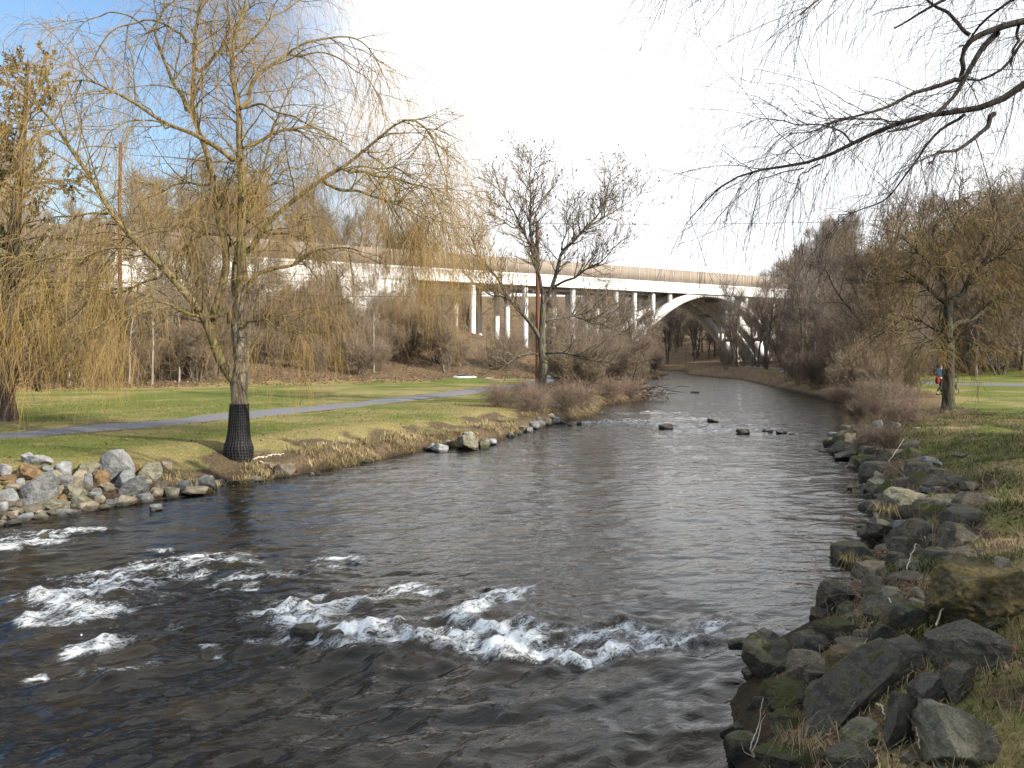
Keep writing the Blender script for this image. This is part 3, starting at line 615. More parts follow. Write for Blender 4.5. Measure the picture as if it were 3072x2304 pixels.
# loose smaller stones that fill the pile
rr = np.random.default_rng(12); near_ = [(r_[1], r_[2], r_[6]) for r_ in ROCKS]
for k in range(34):
    u = rr.random(); px = u*180; top = np.interp(px, [0, 60, 110, 150, 180], [478, 468, 474, 480, 488]); bot = np.interp(px, [0, 60, 110, 150, 180], [521, 513, 503, 497, 492])
    py = top+(bot-top)*rr.random(); s = rr.uniform(5, 10)
    mm = ['grey_stone', 'tan_stone', 'brown_stone', 'olive_stone'][k % 4]; cn = {'g': 'grey', 't': 'tan', 'b': 'brown', 'o': 'olive'}[mm[0]]
    rock(px, py, s, s*rr.uniform(.5, .85), mm, f'small {cn} stone filling a gap between the bigger rocks of the pile', group='small stones filling the rock pile')
# along the grassy bank
for px, py, w_, h_, mm, lab, ex in [
    (286, 470, 21, 14, 'brown_stone', 'square brown stone in the water right of the willow', dict(n=5)),
    (312, 474, 6, 4, 'grey_stone', 'tiny grey stone right of the square brown stone', {}), (318, 473, 5, 3, 'dark_stone', 'tiny dark stone farther right of the square brown stone', {}),
    (366, 461.5, 8, 3, 'dark_stone', 'low dark stone at the foot of the grassy bank', {}),
    (431, 447, 12, 9, 'grey_stone', 'grey stone left of the pale slab on the grassy bank', {}), (440, 448, 18, 10, 'pale_grey_stone', 'pale slab at the waterline left of the rounded bank boulder', {}),
    (447, 442, 9, 5, 'grey_stone', 'small grey stone behind the pale slab', {}),
    (467, 442, 23, 17, 'olive_stone', 'biggest rounded boulder on the grassy bank', dict(n=5)), (468, 434, 10, 5, 'pale_grey_stone', 'flat pale stone on top of the grassy bank behind the rounded boulder', {}),
    (483.5, 443, 10, 11, 'olive_stone', 'upright stone right of the rounded bank boulder', {}), (492, 442, 10, 7, 'pale_grey_stone', 'pale wedge stone beside the upright bank stone', {}),
    (511, 435, 8, 6, 'grey_stone', 'grey stone at the waterline below the tuft of dead grass', {}), (518, 433, 7, 5, 'dark_stone', 'dark stone between two grey ones at the bank corner', {}),
    (523, 428.5, 10, 7, 'olive_stone', 'olive stone at the bank corner', {}), (529, 430, 8, 6, 'grey_stone', 'grey stone at the tip of the bank corner', {}),
    (534, 425, 11, 8, 'grey_stone', 'blunt grey stone at the waterline below the brambles', {}), (541, 423, 9, 6, 'pale_grey_stone', 'pale stone above the blunt grey stone', {}),
    (547, 421.5, 9, 6, 'olive_stone', 'olive stone in the row below the brambles', {}), (556, 420, 9, 6, 'pale_grey_stone', 'pale pointed stone in the row below the brambles', {}), (551, 416, 8, 5, 'tan_stone', 'tan stone highest among the stones below the brambles', {}),
    (563, 422.5, 6, 4, 'dark_stone', 'last dark stone of the row below the brambles', {}), (538, 418, 7, 4, 'grey_stone', 'small grey stone half hidden in bramble stems', {}),
    (579.5, 423.5, 6, 4, 'dark_stone', 'small dark stone in the river off the bramble bank', {}), (570, 425, 5, 3, 'dark_stone', 'tiny dark stone in the river nearest the bramble bank', {}),
    (666, 427, 15, 6, 'brown_stone', 'brown pointed stone in mid river among ripples', {}), (713, 420.5, 11, 4, 'dark_stone', 'low dark stone in mid river upstream of the others', {}),
    (743, 431.5, 14, 5.5, 'dark_stone', 'dark flat stone standing alone in the row across the river', {}), (764, 431, 7, 4.5, 'grey_stone', 'grey stone touching a small one in the row across the river', {}),
    (770, 432, 6, 3.5, 'dark_stone', 'smallest stone in the row across the river', {}), (782, 432, 11, 5, 'grey_stone', 'rounded grey stone near the end of the row across the river', {}), (792, 434, 6, 2.5, 'dark_stone', 'flat last stone of the row across the river', {}),
    (695, 392, 9, 2.5, 'dark_stone', 'far dark stone breaking the water before the arch', {}),
    (850, 488, 6, 5, 'tan_stone', 'small tan stone in the water near the grassy rock bank', {}),
    (331, 638, 26, 15, 'dark_stone', 'black wet stone with foam around it in the rapids', dict(n=5, sink=.3)), (306, 632, 30, 12, 'dark_stone', 'wet black ledge in the rapids left of the wet stone', dict(sink=.35)), (28, 600, 50, 7, 'dark_stone', 'flat dark ledge in the white water near the photo edge', dict(sink=.3)), (46, 537, 18, 7, 'dark_stone', 'dark stone splashed by water off the rock pile', dict(sink=.4)),
    (540, 637, 20, 8, 'dark_stone', 'dark stone under the middle of the rapids', dict(sink=.5)), (598, 637, 18, 7, 'dark_stone', 'dark stone parting the foam toward the rocky bank', dict(sink=.45)), (112, 602, 26, 8, 'dark_stone', 'dark stone breaking the left patch of white water', dict(sink=.45)), (232, 585, 24, 7, 'dark_stone', 'dark stone under the thin foam line between the two white patches', dict(sink=.5)), (735, 642, 14, 6, 'dark_stone', 'dark stone at the shore end of the rapids', dict(sink=.4))]:
    rock(px, py, w_, h_, mm, lab, **ex)
# the rough bank on the photographer's side
C2 = lambda x, y: (813.3+x*.09524, 400+y*.09524); s2 = .09524
C3 = lambda x, y: (733.3+x*.1314, 550+y*.1314); s3 = .1314
for Cf, s, tab in ((C3, s3, [
    (265, 805, 425, 320, 'dark_stone', 'grey boulder with a pale band standing in the water at the end of the rapids', dict(n=6, seed=1)),
    (598, 730, 285, 190, 'dark_stone', 'rounded grey stone just behind the banded boulder', dict(n=5)),
    (560, 905, 335, 215, 'brown_stone', 'rounded brown stone with a mossy crown beside the banded boulder', dict(n=6)),
    (835, 890, 265, 290, 'ochre_stone', 'pointed stone with yellow lichen on its lit face', dict(n=6)),
    (445, 1100, 430, 175, 'mossy_stone', 'low mossy stone lying in the water below the rounded brown stone', dict(n=6)),
    (1275, 1290, 275, 450, 'dark_stone', 'tall rounded stone standing right of the long dark slab', dict(n=6)),
    (1010, 1420, 300, 200, 'olive_stone', 'small stone with a bright split face below the long dark slab', dict(n=6)),
    (1700, 1410, 560, 450, 'olive_stone', 'big boulder with a sunlit top close to the photo corner', dict(n=6, seed=22)),
    (1705, 1000, 270, 270, 'dark_stone', 'blocky dark stone below the flat-topped boulder', dict(n=5)),
    (1500, 1060, 300, 250, 'dark_stone', 'dark stone covered with dead leaves left of the blocky dark stone', dict(n=5)),
    (1840, 770, 610, 360, 'dark_stone', 'wide flat-topped dark boulder below the lichened boulder', dict(n=6, seed=30)),
    (1840, 320, 740, 500, 'ochre_stone', 'largest craggy boulder with yellow lichen at the edge of the grass', dict(n=6, seed=41, rough=.09)),
    (772, 350, 280, 270, 'dark_stone', 'upright boulder with a notched top at the inlet', dict(n=6, seed=5)),
    (800, 612, 360, 180, 'mossy_stone', 'slanting stone edged with bright green moss', dict(n=6, tilt=.12)),
    (1185, 365, 180, 165, 'olive_stone', 'small pale split stone behind the leaf litter', dict(n=5)),
    (1408, 345, 90, 120, 'olive_stone', 'small pointed pale stone left of the craggy boulder', {}),
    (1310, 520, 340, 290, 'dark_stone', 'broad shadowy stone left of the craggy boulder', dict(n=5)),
    (1400, 400, 130, 60, 'olive_stone', 'flat pale stone on top of the broad shadowy stone', {}),
    (960, 1590, 500, 190, 'dark_stone', 'flat dark stone along the bottom edge of the photo', dict(n=6)),
    (385, 1600, 460, 230, 'mossy_stone', 'mossy boulder topped with orange dead grass at the bottom edge', dict(n=6)),
    (905, 730, 260, 110, 'dark_stone', 'low dark stone between the slanting mossy stone and the pointed stone', {}),
    (1335, 135, 190, 115, 'olive_stone', 'pale rounded stone behind the inlet', {}), (1235, 95, 140, 150, 'dark_stone', 'dark upright stone behind the inlet', {}), (1400, 40, 130, 130, 'brown_stone', 'block standing beside the dark upright stone', {}), (1060, 110, 160, 110, 'mossy_stone', 'wet mossy stone at the tip of the point', {}),
    (2050, 115, 150, 110, 'tan_stone', 'pale tan stone on the grass above the craggy boulder', {}), (1850, 20, 120, 60, 'brown_stone', 'brown stone sunk in the grass above the craggy boulder', {}),
    (1640, 1610, 260, 150, 'dark_stone', 'dark stone under the big sunlit boulder at the bottom edge', dict(n=5)), (1060, 855, 240, 150, 'brown_stone', 'stone with a pale stripe at the upper end of the long dark slab', dict(n=5)),
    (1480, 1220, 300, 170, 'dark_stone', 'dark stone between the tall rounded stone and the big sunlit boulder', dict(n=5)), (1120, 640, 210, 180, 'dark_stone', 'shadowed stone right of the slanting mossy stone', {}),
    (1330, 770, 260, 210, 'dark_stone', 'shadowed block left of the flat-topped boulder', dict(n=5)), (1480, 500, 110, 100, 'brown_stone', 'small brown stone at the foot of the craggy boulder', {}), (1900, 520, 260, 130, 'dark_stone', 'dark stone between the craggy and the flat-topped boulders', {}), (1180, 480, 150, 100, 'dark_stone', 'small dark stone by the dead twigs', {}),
    (340, 1260, 150, 50, 'dark_stone', 'barely covered dark stone in the water by the long dark slab', {}), (1290, 950, 160, 150, 'dark_stone', 'small stone under the upper end of the long dark slab', {}), (1360, 1590, 160, 90, 'brown_stone', 'small brown stone among dead leaves at the bottom edge', {}), (700, 1590, 120, 110, 'mossy_stone', 'small green mossy stone at the bottom edge', {})]),
  (C2, s2, [
    (662, 900, 215, 165, 'olive_stone', 'squared block with a pale cut side at the waterline', dict(n=5)), (1010, 1080, 490, 250, 'olive_stone', 'long humped boulder below the squared block', dict(n=6)), (960, 1305, 250, 135, 'pale_grey_stone', 'flat pale stone overhanging the water with dead grass on it', dict(n=5)),
    (690, 1380, 240, 190, 'dark_stone', 'rounded dark stone in the water under the flat pale stone', dict(n=5)), (1190, 1225, 200, 150, 'dark_stone', 'dark stone right of the flat pale stone', {}), (1570, 1165, 290, 150, 'dark_stone', 'dark stone sunk in grass with a black hollow under it', {}), (1540, 1425, 280, 120, 'brown_stone', 'pinkish brown flat stone in the grass', {}),
    (1090, 1390, 130, 90, 'brown_stone', 'small brown stone below the flat pale stone', {}), (1260, 1480, 150, 150, 'olive_stone', 'olive stone beside the bare white stick', {}), (155, 450, 120, 80, 'dark_stone', 'dark stone at the tip of the far point', {}), (225, 375, 130, 80, 'grey_stone', 'grey stone on top of the far point', {}), (300, 590, 190, 100, 'dark_stone', 'dark low stone at the second waterline point', {}), (230, 540, 110, 50, 'dark_stone', 'flat wet stone just before the second waterline point', {}), (430, 520, 150, 150, 'olive_stone', 'mossy olive stone above the second waterline point', {}),
    (610, 375, 260, 190, 'dark_stone', 'dome-shaped dark stone among the brambles', {}), (670, 270, 130, 120, 'grey_stone', 'blue-grey stone behind the dome-shaped stone', {}), (790, 370, 120, 100, 'brown_stone', 'small brown stone right of the dome-shaped stone', {}), (830, 275, 150, 90, 'dark_stone', 'dark stone below the dead stems', {}), (1010, 745, 200, 90, 'dark_stone', 'dark stone roofed by grass', {}), (1240, 650, 200, 120, 'grey_stone', 'grey stone half buried in grass and leaves', {}),
    (1500, 860, 180, 120, 'dark_stone', 'half buried stone in the long grass', {}), (1680, 900, 230, 90, 'dark_stone', 'low stone sunk in the long grass', {}), (1200, 950, 160, 90, 'grey_stone', 'grey stone behind the long humped boulder', {}), (1300, 1030, 220, 90, 'brown_stone', 'brown flat stone behind the long humped boulder', {}), (720, 1010, 170, 60, 'dark_stone', 'wet stone below the squared block', {}), (860, 1180, 160, 80, 'brown_stone', 'brown stone between the humped boulder and the flat pale stone', {}),
    (350, 460, 110, 100, 'dark_stone', 'dark stone left of the mossy olive stone', {}), (1560, 570, 170, 30, 'brown_stone', 'flat brown stone lying on the lawn', {}), (1930, 870, 150, 60, 'brown_stone', 'small flat stone in the grass by the photo edge', {}), (560, 790, 110, 50, 'dark_stone', 'dark stone just above the squared block', {})])):
    for cx, cy, w_, h_, mm, lab, ex in tab:
        px, py = Cf(cx, cy); rock(px, py, w_*s, h_*s, mm, lab, **dict(dict(n=5), **ex))
# the long dark slab that slants from the bank into the water
a, b_ = hit(*C3(520, 1420)), hit(*C3(1200, 1010)); a[2] = .16; b_[2] += .24
V, Fc = rock_verts(77, 6, 7, .045); ln = np.linalg.norm(b_-a)
o = link('rock', np_mesh('rock', V, Fc, M['dark_stone']), None, tuple((a+b_)/2)); dv = (b_-a)/ln
o.scale = (ln/2*1.12, ln*.19, ln*.15); o.rotation_euler = Vector(dv).to_track_quat('X', 'Z').to_euler(); o.rotation_euler.rotate_axis('X', R(24))
tag(o, 'long dark slab slanting from the bank down into the water', 'rock')

# more stones bedded in the near bank
cand = resamp(RBA[6:20], .25); k_ = 0
for _ in range(900):
    c_ = cand[rr.integers(len(cand))]; t_ = rr.uniform(-.1, 2.2 if c_[1] < 11 else 1.3); ang_ = rr.uniform(-.6, .6); x, y = c_[0]+t_*math.cos(ang_), c_[1]+t_*math.sin(ang_)-.2*t_
    if y < 4.5 or y > 34 or k_ > 96: continue
    s_ = rr.uniform(.12, .34)*(1.25 if y > 11 else .85); p_ = pix(np.array((x, y, gz(x, y)))); 
    if p_[0] > 1015 or p_[1] > 765 or any(abs(p_[0]-q_[1]) < q_[3]*.34 and abs(p_[1]-q_[2]) < q_[4]*.34 for q_ in ROCKS): continue
    w_ = 2*s_*F/y; mm = ['dark_stone', 'dark_stone', 'mossy_stone', 'dark_stone', 'brown_stone'][k_ % 5]; k_ += 1
    o = rock(p_[0], p_[1], w_, w_*rr.uniform(.5, .8), mm, f"small {dict(d='dark', m='mossy', b='brown')[mm[0]]} stone bedded among the larger rocks of the {'near' if y < 9.5 else 'middle' if y < 16 else 'farther'} stretch of the rocky bank", group='small stones along the rocky bank', d=y, sink=.3)
# ------------------------------------------------------------------ growing branches
def grow(base, dr_, ln, K, bend, wob, r, zmin=None):
    n = len(base); P = np.zeros((n, K, 3)); P[:, 0] = base; d = unit(dr_); st = (np.asarray(ln)/(K-1)).reshape(-1, 1)
    for k in range(1, K):
        d = unit(d+np.asarray(bend)/(K-1)+wob*r.normal(size=(n, 3))); P[:, k] = P[:, k-1]+d*st
    if zmin is not None: P[..., 2] = np.maximum(P[..., 2], zmin)
    return P
def sprout(P, Rd, n, u0, u1, ang, r, wt=None, flat=0., upw=0.):
    """n starting points along the polylines P: base, direction, parent radius, u"""
    m, K, _ = P.shape; wt = np.linalg.norm(P[:, -1]-P[:, 0], axis=1) if wt is None else wt
    i = r.choice(m, n, p=wt/wt.sum()); u = u0+(u1-u0)*r.random(n); f = u*(K-1); k = np.minimum(f.astype(int), K-2); f = (f-k)[:, None]
    b = P[i, k]*(1-f)+P[i, k+1]*f; T = unit(P[i, k+1]-P[i, k]); rad = Rd[i, k]*(1-f[:, 0])+Rd[i, k+1]*f[:, 0]
    q = r.normal(size=(n, 3)); q[:, 2] = q[:, 2]*(1-flat)+upw; q = unit(q-(q*T).sum(1, keepdims=True)*T)
    a = np.radians(r.uniform(ang[0], ang[1], n))[:, None]
    return b, np.cos(a)*T+np.sin(a)*q, rad, u, i
def taper(r0, r1, K, p=1.): return np.asarray(r0)[:, None]*(1-np.linspace(0, 1, K)**p)[None]+np.asarray(r1)[:, None]*(np.linspace(0, 1, K)**p)[None]
def limb_curve(pts, K=26):
    P = np.array(pts, float)
    s = np.concatenate([[0], np.cumsum(np.linalg.norm(np.diff(P, axis=0), axis=1))]); u = np.linspace(0, s[-1], K)
    Q = np.stack([np.interp(u, s, P[:, i]) for i in range(3)], -1)
    for _ in range(2): Q[1:-1] = (Q[:-2]+2*Q[1:-1]+Q[2:])/4
    return Q
def limbs_from(rows, d0):
    """rows: (outline points, start thickness, end thickness, start and end distance from the trunk's plane) -> curves in the world"""
    P, Rr = [], []
    for pts, r0, r1, e0, e1 in rows:
        n = len(pts); W = [wpt(x, y, d0+e0+(e1-e0)*k/(n-1)) for k, (x, y) in enumerate(pts)]
        P.append(limb_curve(W)); Rr.append(np.linspace(0, 1, 26)**.8*(r1-r0)+r0)
    return np.array(P), np.array(Rr)

# ------------------------------------------------------------------ kinds of bare tree used in the woods (built once, then copied)
def bare_tree(seed, H, r0, spread=1., fork=.3, n1=12, n2=7, n3=6, n4=3, tr=.010, up=.5, lean=0., stems=1, limb0=.22, a1=(24, 52)):
    """mesh data of a trunk and of a crown whose outline narrows, with thousands of fine twigs"""
    r = np.random.default_rng(seed); K = 12
    base = np.zeros((stems, 3)); dirs = np.tile([0, 0, 1.], (stems, 1))
    if stems > 1:
        a = np.arange(stems)/stems*6.28+r.random(stems); base[:, 0] = .22*np.cos(a); base[:, 1] = .22*np.sin(a); dirs[:, 0] = .30*np.cos(a); dirs[:, 1] = .30*np.sin(a)
    dirs[:, 0] += lean
    T = grow(base-np.array((0, 0, .3)), dirs, np.full(stems, H*.86)*r.uniform(.75, 1, stems), K, (0, 0, .35), .055, r); TR = taper(np.full(stems, r0), np.full(stems, r0*.1), K, .8); TR[:, 0] *= 1.35
    b, d, rd, u, i = sprout(T, TR, n1*stems, limb0, .95, a1, r, np.ones(stems))
    ln = H*.46*spread*(1.12-u)*r.uniform(.6, 1.1, len(u)); P1 = grow(b, d, ln, 9, (0, 0, up), .10, r); R1 = taper(np.minimum(rd*.62, r0*.5), np.full(len(u), .012), 9)
    b, d, rd, u, i = sprout(np.concatenate([P1]), R1, n1*n2*stems, .18, .97, (28, 60), r); l1 = ln[i]
    ln2 = np.clip(l1*.48*(1.15-u), .35, 3.2)*r.uniform(.6, 1.15, len(u)); P2 = grow(b, d, ln2, 6, (0, 0, up), .14, r); R2 = taper(np.minimum(rd*.6, .035), np.full(len(u), .008), 6)
    bt, dt, rdt, ut, it = sprout(T, TR, n1*4*stems, .35, 1., (35, 70), r, np.ones(stems)); Pt = grow(bt, dt, r.uniform(.5, 1.6, len(ut)), 6, (0, 0, up), .14, r); Rt = taper(np.minimum(rdt*.5, .02), np.full(len(ut), .007), 6)
    P2 = np.concatenate([P2, Pt]); R2 = np.concatenate([R2, Rt])
    b, d, rd, u, i = sprout(P2, R2, len(P2)*n3, .12, 1., (24, 62), r); P3 = grow(b, d, r.uniform(.35, 1.05, len(u)), 4, (0, 0, up*.6), .16, r); R3 = taper(np.full(len(u), tr), np.full(len(u), tr*.6), 4)
    b, d, rd, u, i = sprout(P3, R3, len(P3)*n4, .2, 1., (24, 60), r); P4 = grow(b, d, r.uniform(.18, .55, len(u)), 3, (0, 0, up*.4), .16, r); R4 = taper(np.full(len(u), tr*.75), np.full(len(u), tr*.5), 3)
    tg = Geo().tubes(T, TR, 9); cg = Geo().tubes(P1, R1, 5, 0).tubes(P2, R2, 4, 0).tubes(P3, R3, 3, 1).tubes(P4, R4, 3, 1)
    return tg, cg
def geo_mesh(g, name, mats): return np_mesh(name, np.concatenate(g.V), np.concatenate(g.F), mats, np.concatenate(g.M))
KIND = {}
def kind(key, bm_, tw, **k):
    tg, cg = bare_tree(**k); KIND[key] = (geo_mesh(tg, 'trunk', [M[bm_]]), geo_mesh(cg, 'crown', [M[bm_], M[tw]]), k['H'])
kind('tall', 'bark', 'twig_brown', seed=1, H=15, r0=.18, spread=1.05, n1=12, limb0=.38)
kind('tall2', 'bark', 'twig_grey', seed=2, H=16, r0=.2, spread=1.1, n1=12, limb0=.35, lean=.05)
kind('tall3', 'bark', 'twig_ochre', seed=3, H=14, r0=.15, spread=1.0, n1=11, limb0=.32, lean=-.06)
kind('broad', 'bark', 'twig_brown', seed=4, H=13, r0=.22, spread=1.3, n1=13, limb0=.22, a1=(30, 60))
kind('thin', 'bark_pale', 'twig_grey', seed=5, H=12, r0=.085, spread=.75, n1=8, n2=5, limb0=.42)
kind('thin2', 'bark', 'twig_brown', seed=6, H=10, r0=.07, spread=.75, n1=8, n2=5, limb0=.3)
kind('clump', 'bark', 'twig_brown', seed=7, H=8, r0=.07, spread=.8, n1=6, n2=5, n3=5, stems=5, limb0=.12)
kind('clump2', 'bark', 'twig_ochre', seed=8, H=7, r0=.06, spread=.9, n1=6, n2=5, n3=5, stems=6, limb0=.08)
kind('bush', 'bark', 'twig_ochre', seed=9, H=3.6, r0=.03, spread=1.3, n1=4, n2=4, n3=4, n4=2, tr=.009, stems=10, limb0=.06, up=.7)
kind('bush2', 'bark', 'twig_brown', seed=10, H=3.2, r0=.028, spread=1.4, n1=4, n2=4, n3=4, n4=2, tr=.009, stems=9, limb0=.06, up=.5)
kind('brier', 'bark', 'twig_red', seed=11, H=1.7, r0=.014, spread=1.3, n1=4, n2=4, n3=3, n4=2, tr=.005, stems=9, limb0=.03, up=-.1)
NT_ = 0
def tree(k, x, y, label, group, s=1., name='bare_tree', cat='tree', sx=1., tilt=None, z=None):
    global NT_; NT_ += 1; r = np.random.default_rng(NT_); tm, cm, H = KIND[k]
    if name == 'bare_tree' and k in ('thin', 'thin2'): name, cat = 'sapling', 'sapling'
    if name == 'bare_tree' and k in ('clump', 'clump2'): name = 'many_stemmed_tree'
    o = link(name, None, None, (x, y, (gz(x, y) if z is None else z)-.05)); o.rotation_euler = (tilt[0] if tilt else r.uniform(-.04, .04), tilt[1] if tilt else r.uniform(-.04, .04), r.uniform(0, 6.28)); o.scale = (s*sx, s*sx, s)
    link('trunk', tm, o); link('crown', cm, o); return tag(o, label, cat, group)
rt = np.random.default_rng(21)
def scatter(n, ok, box, kinds, label, group, s=(.8, 1.1), name='bare_tree', cat='tree', mind=2.0):
    pts = []; tries = 0
    while len(pts) < n and tries < 6000:
        tries += 1; x = rt.uniform(box[0], box[1]); y = rt.uniform(box[2], box[3])
        if not ok(x, y) or any((x-a)**2+(y-b_)**2 < mind*mind for a, b_ in pts): continue
        pts.append((x, y)); k = kinds[rt.integers(len(kinds))]
        lb = label(x, y, k) if callable(label) else label
        tree(k, x, y, lb, group, rt.uniform(*s), name, cat)
def tp(x, y): return (x-BA[0])*BU[0]+(y-BA[1])*BU[1], -((x-BA[0])*BW[0]+(y-BA[1])*BW[1])
riv = lambda x, y: bool(inriver(np.array([x]), np.array([y]))[0])
dLR = lambda x, y: (float(dseg(np.array([x]), np.array([y]), LBA)[0]), float(dseg(np.array([x]), np.array([y]), RBA)[0]))
inview = lambda x, y, m=40: abs(x/y*F) < 512+m
TW = {'tall': 'tall brown-twigged', 'tall2': 'tall grey-twigged', 'tall3': 'tall ochre-twigged', 'broad': 'spreading', 'thin': 'slender pale-stemmed', 'thin2': 'slender dark-stemmed', 'clump': 'many-stemmed brown', 'clump2': 'many-stemmed ochre', 'bush': 'ochre', 'bush2': 'brown', 'brier': 'reddish'}
def along(x, y):
    px = 512+x/y*F
    for a, s in ((70, 'near the photo edge behind the cedar'), (200, 'behind the left limbs of the big willow'), (300, 'behind the willow trunk'), (400, 'behind the willow\'s gold river side'), (470, 'in front of the white abutment corner'), (540, 'below the first bridge columns'), (640, 'between the bare seed tree and the arch'), (720, 'seen under the arch'), (800, 'where the deck runs into the wood'), (900, 'left of the mossy willow'), (975, 'behind the mossy willow')):
        if px < a: return s
    return 'at the photo edge past the lawn'
lab = lambda what: (lambda x, y, k: f"{TW[k]} bare {what} {along(x, y)}")
grp = lambda g: g
# hillside under the long white wall
scatter(20, lambda x, y: inview(x, y) and (x/y*F+512 < 330 or (x/y*F+512 < 400 and rt.random() < .35)) and 3 < tp(x, y)[1] < 37 and -66 < tp(x, y)[0] < -3, (-70, 6, 40, 120), ['tall', 'tall2', 'tall3', 'thin', 'thin2'], lab('hillside tree'), 'bare trees on the hillside below the white wall', (1.0, 1.5), mind=1.9)
scatter(9, lambda x, y: inview(x, y) and not 455 < x/y*F+512 < 538 and 2 < tp(x, y)[1] < 36 and -36 < tp(x, y)[0] < 24 and x/y*F+512 > 385 and dLR(x, y)[0] > 3, (-14, 14, 84, 135), ['thin', 'thin2', 'tall3'], lab('tree on the slope'), 'thin trees below the bridge columns', (.75, 1.15), mind=2.2)
scatter(24, lambda x, y: inview(x, y) and 8 < tp(x, y)[1] < 38 and -66 < tp(x, y)[0] < -8 and x/y*F+512 < 420, (-70, 6, 40, 120), ['thin', 'thin2', 'thin', 'clump'], lab('hillside stem'), 'slim trees on the hillside below the white wall', (.75, 1.25), mind=1.6)
# wood behind the bridge
scatter(70, lambda x, y: inview(x, y) and -95 < tp(x, y)[1] < -19 and not riv(x, y), (-130, 110, 110, 280), ['tall', 'tall2', 'broad', 'tall3'], lab('tree past the bridge'), 'trees of the wood beyond the bridge', (.95, 1.35), mind=3.6)
scatter(30, lambda x, y: 590 < x/y*F+512 < 770 and not riv(x, y), (15, 110, 205, 330), ['tall', 'tall2', 'broad', 'clump'], lab('far valley tree'), 'trees closing the far end of the valley', (1.0, 1.4), mind=3.)
scatter(42, lambda x, y: 110 < x/y*F+512 < 475 and -42 < tp(x, y)[1] < -18, (-70, 10, 95, 180), ['tall', 'tall2', 'tall3', 'broad'], lab('tree above the barrier'), 'tall trees rising above the noise barrier', (1.5, 2.05), mind=2.4)
# wood on the slope of the other bank
def okr(x, y):
    a, b_ = dLR(x, y); t_, p_ = tp(x, y); return inview(x, y, 60) and b_ < a and not riv(x, y) and (b_ > 27+(y-70)*.22 or (x > 40 and y > 84)) and not -17 < p_ < 1.5 and math.hypot(x-36, y-110) > 5
scatter(125, okr, (30, 105, 64, 165), ['tall', 'tall2', 'broad', 'tall3', 'tall', 'thin2', 'clump'], lab('wood tree'), 'trees of the wood on the walker\'s side', (1.05, 1.5), mind=2.6)
scatter(28, lambda x, y: 905 < x/y*F+512 < 1090 and y > 88, (42, 95, 88, 130), ['tall', 'tall2', 'broad'], lab('tallest wood tree'), 'tallest trees of the wood on the walker\'s side', (1.6, 2.1), mind=2.8)
# riverside trees and bushes on that bank, between the water and the path
scatter(30, lambda x, y: inview(x, y) and ((x/y*F+512 > 785 and (x/y*F+512 < 915 or y > 90)) or (x/y*F+512 > 755 and x/y*F+512 < 790 and rt.random() < .10)) and 1.0 < dLR(x, y)[1] < 8.5 and dLR(x, y)[1] < dLR(x, y)[0] and not riv(x, y) and tp(x, y)[1] > 1.5, (16, 60, 50, 140), ['clump', 'clump2', 'thin', 'thin2', 'tall3', 'broad'], lab('riverside tree'), 'bare trees along the far river bank', (.85, 1.3), mind=2.0)
scatter(14, lambda x, y: inview(x, y) and 800 < x/y*F+512 and (x/y*F+512 < 915 or y > 96) and 8 < dLR(x, y)[1] < 26 and dLR(x, y)[1] < dLR(x, y)[0] and not riv(x, y) and tp(x, y)[1] > 2 and x < 41 and abs(x-32) > 3, (24, 60, 84, 150), ['tall', 'tall2', 'broad', 'clump'], lab('path-side tree'), 'bare trees beside the far path', (.95, 1.35), mind=2.6)
scatter(24, lambda x, y: inview(x, y) and not (905 < x/y*F+512 < 985 and y < 62) and (y < 84 or x/y*F+512 > 800) and .6 < dLR(x, y)[1] < 5.0 and dLR(x, y)[1] < dLR(x, y)[0] and not riv(x, y), (13, 45, 42, 140), ['bush', 'bush2', 'bush', 'brier'], lab('waterside bush'), 'bushes along the waterside', (.65, 1.1), 'bush', 'bush', mind=1.6)
# thicket on the left bank past the seed tree
scatter(24, lambda x, y: inview(x, y) and .7 < dLR(x, y)[0] < 7.5 and dLR(x, y)[0] < dLR(x, y)[1] and not riv(x, y) and tp(x, y)[1] > 1.5 and 512+x/y*F > 553, (4, 26, 50, 126), ['clump', 'clump2', 'clump', 'broad', 'thin2', 'clump2'], lab('thicket tree'), 'trees of the thicket on the grassy bank', (.55, .85), mind=1.7)
scatter(18, lambda x, y: inview(x, y) and .5 < dLR(x, y)[0] < 6 and dLR(x, y)[0] < dLR(x, y)[1] and not riv(x, y) and 512+x/y*F > 548, (3, 26, 46, 126), ['bush', 'bush2', 'bush'], lab('thicket bush'), 'bushes of the thicket on the grassy bank', (.7, 1.1), 'bush', 'bush', mind=1.5)
# brush along the foot of the hill
scatter(84, lambda x, y: inview(x, y) and (x/y*F+512 < 440 or tp(x, y)[1] > 31) and 13 < tp(x, y)[1] < 38 and -60 < tp(x, y)[0] < 18 and dLR(x, y)[0] > 8, (-50, 8, 48, 120), ['bush', 'bush2', 'clump2', 'bush'], lab('hillside bush'), 'brushwood bushes on the hillside', (.8, 1.35), 'bush', 'bush', mind=1.4)
scatter(6, lambda x, y: inview(x, y) and 1 < dLR(x, y)[1] < 14 and dLR(x, y)[1] < dLR(x, y)[0] and not riv(x, y) and 1 < tp(x, y)[1] and 690 < x/y*F+512 < 800 and y > 90, (20, 60, 90, 175), ['thin', 'thin2', 'clump', 'clump2'], lab('low tree by the arch'), 'low trees at the foot of the arch', (.4, .62), mind=2.)
scatter(70, lambda x, y: 640 < x/y*F+512 < 850 and not riv(x, y), (30, 110, 192, 260), ['broad', 'tall', 'tall2', 'broad'], lab('ridge tree'), 'trees on the far ridge above the deck', (1.15, 1.55), mind=2.4)
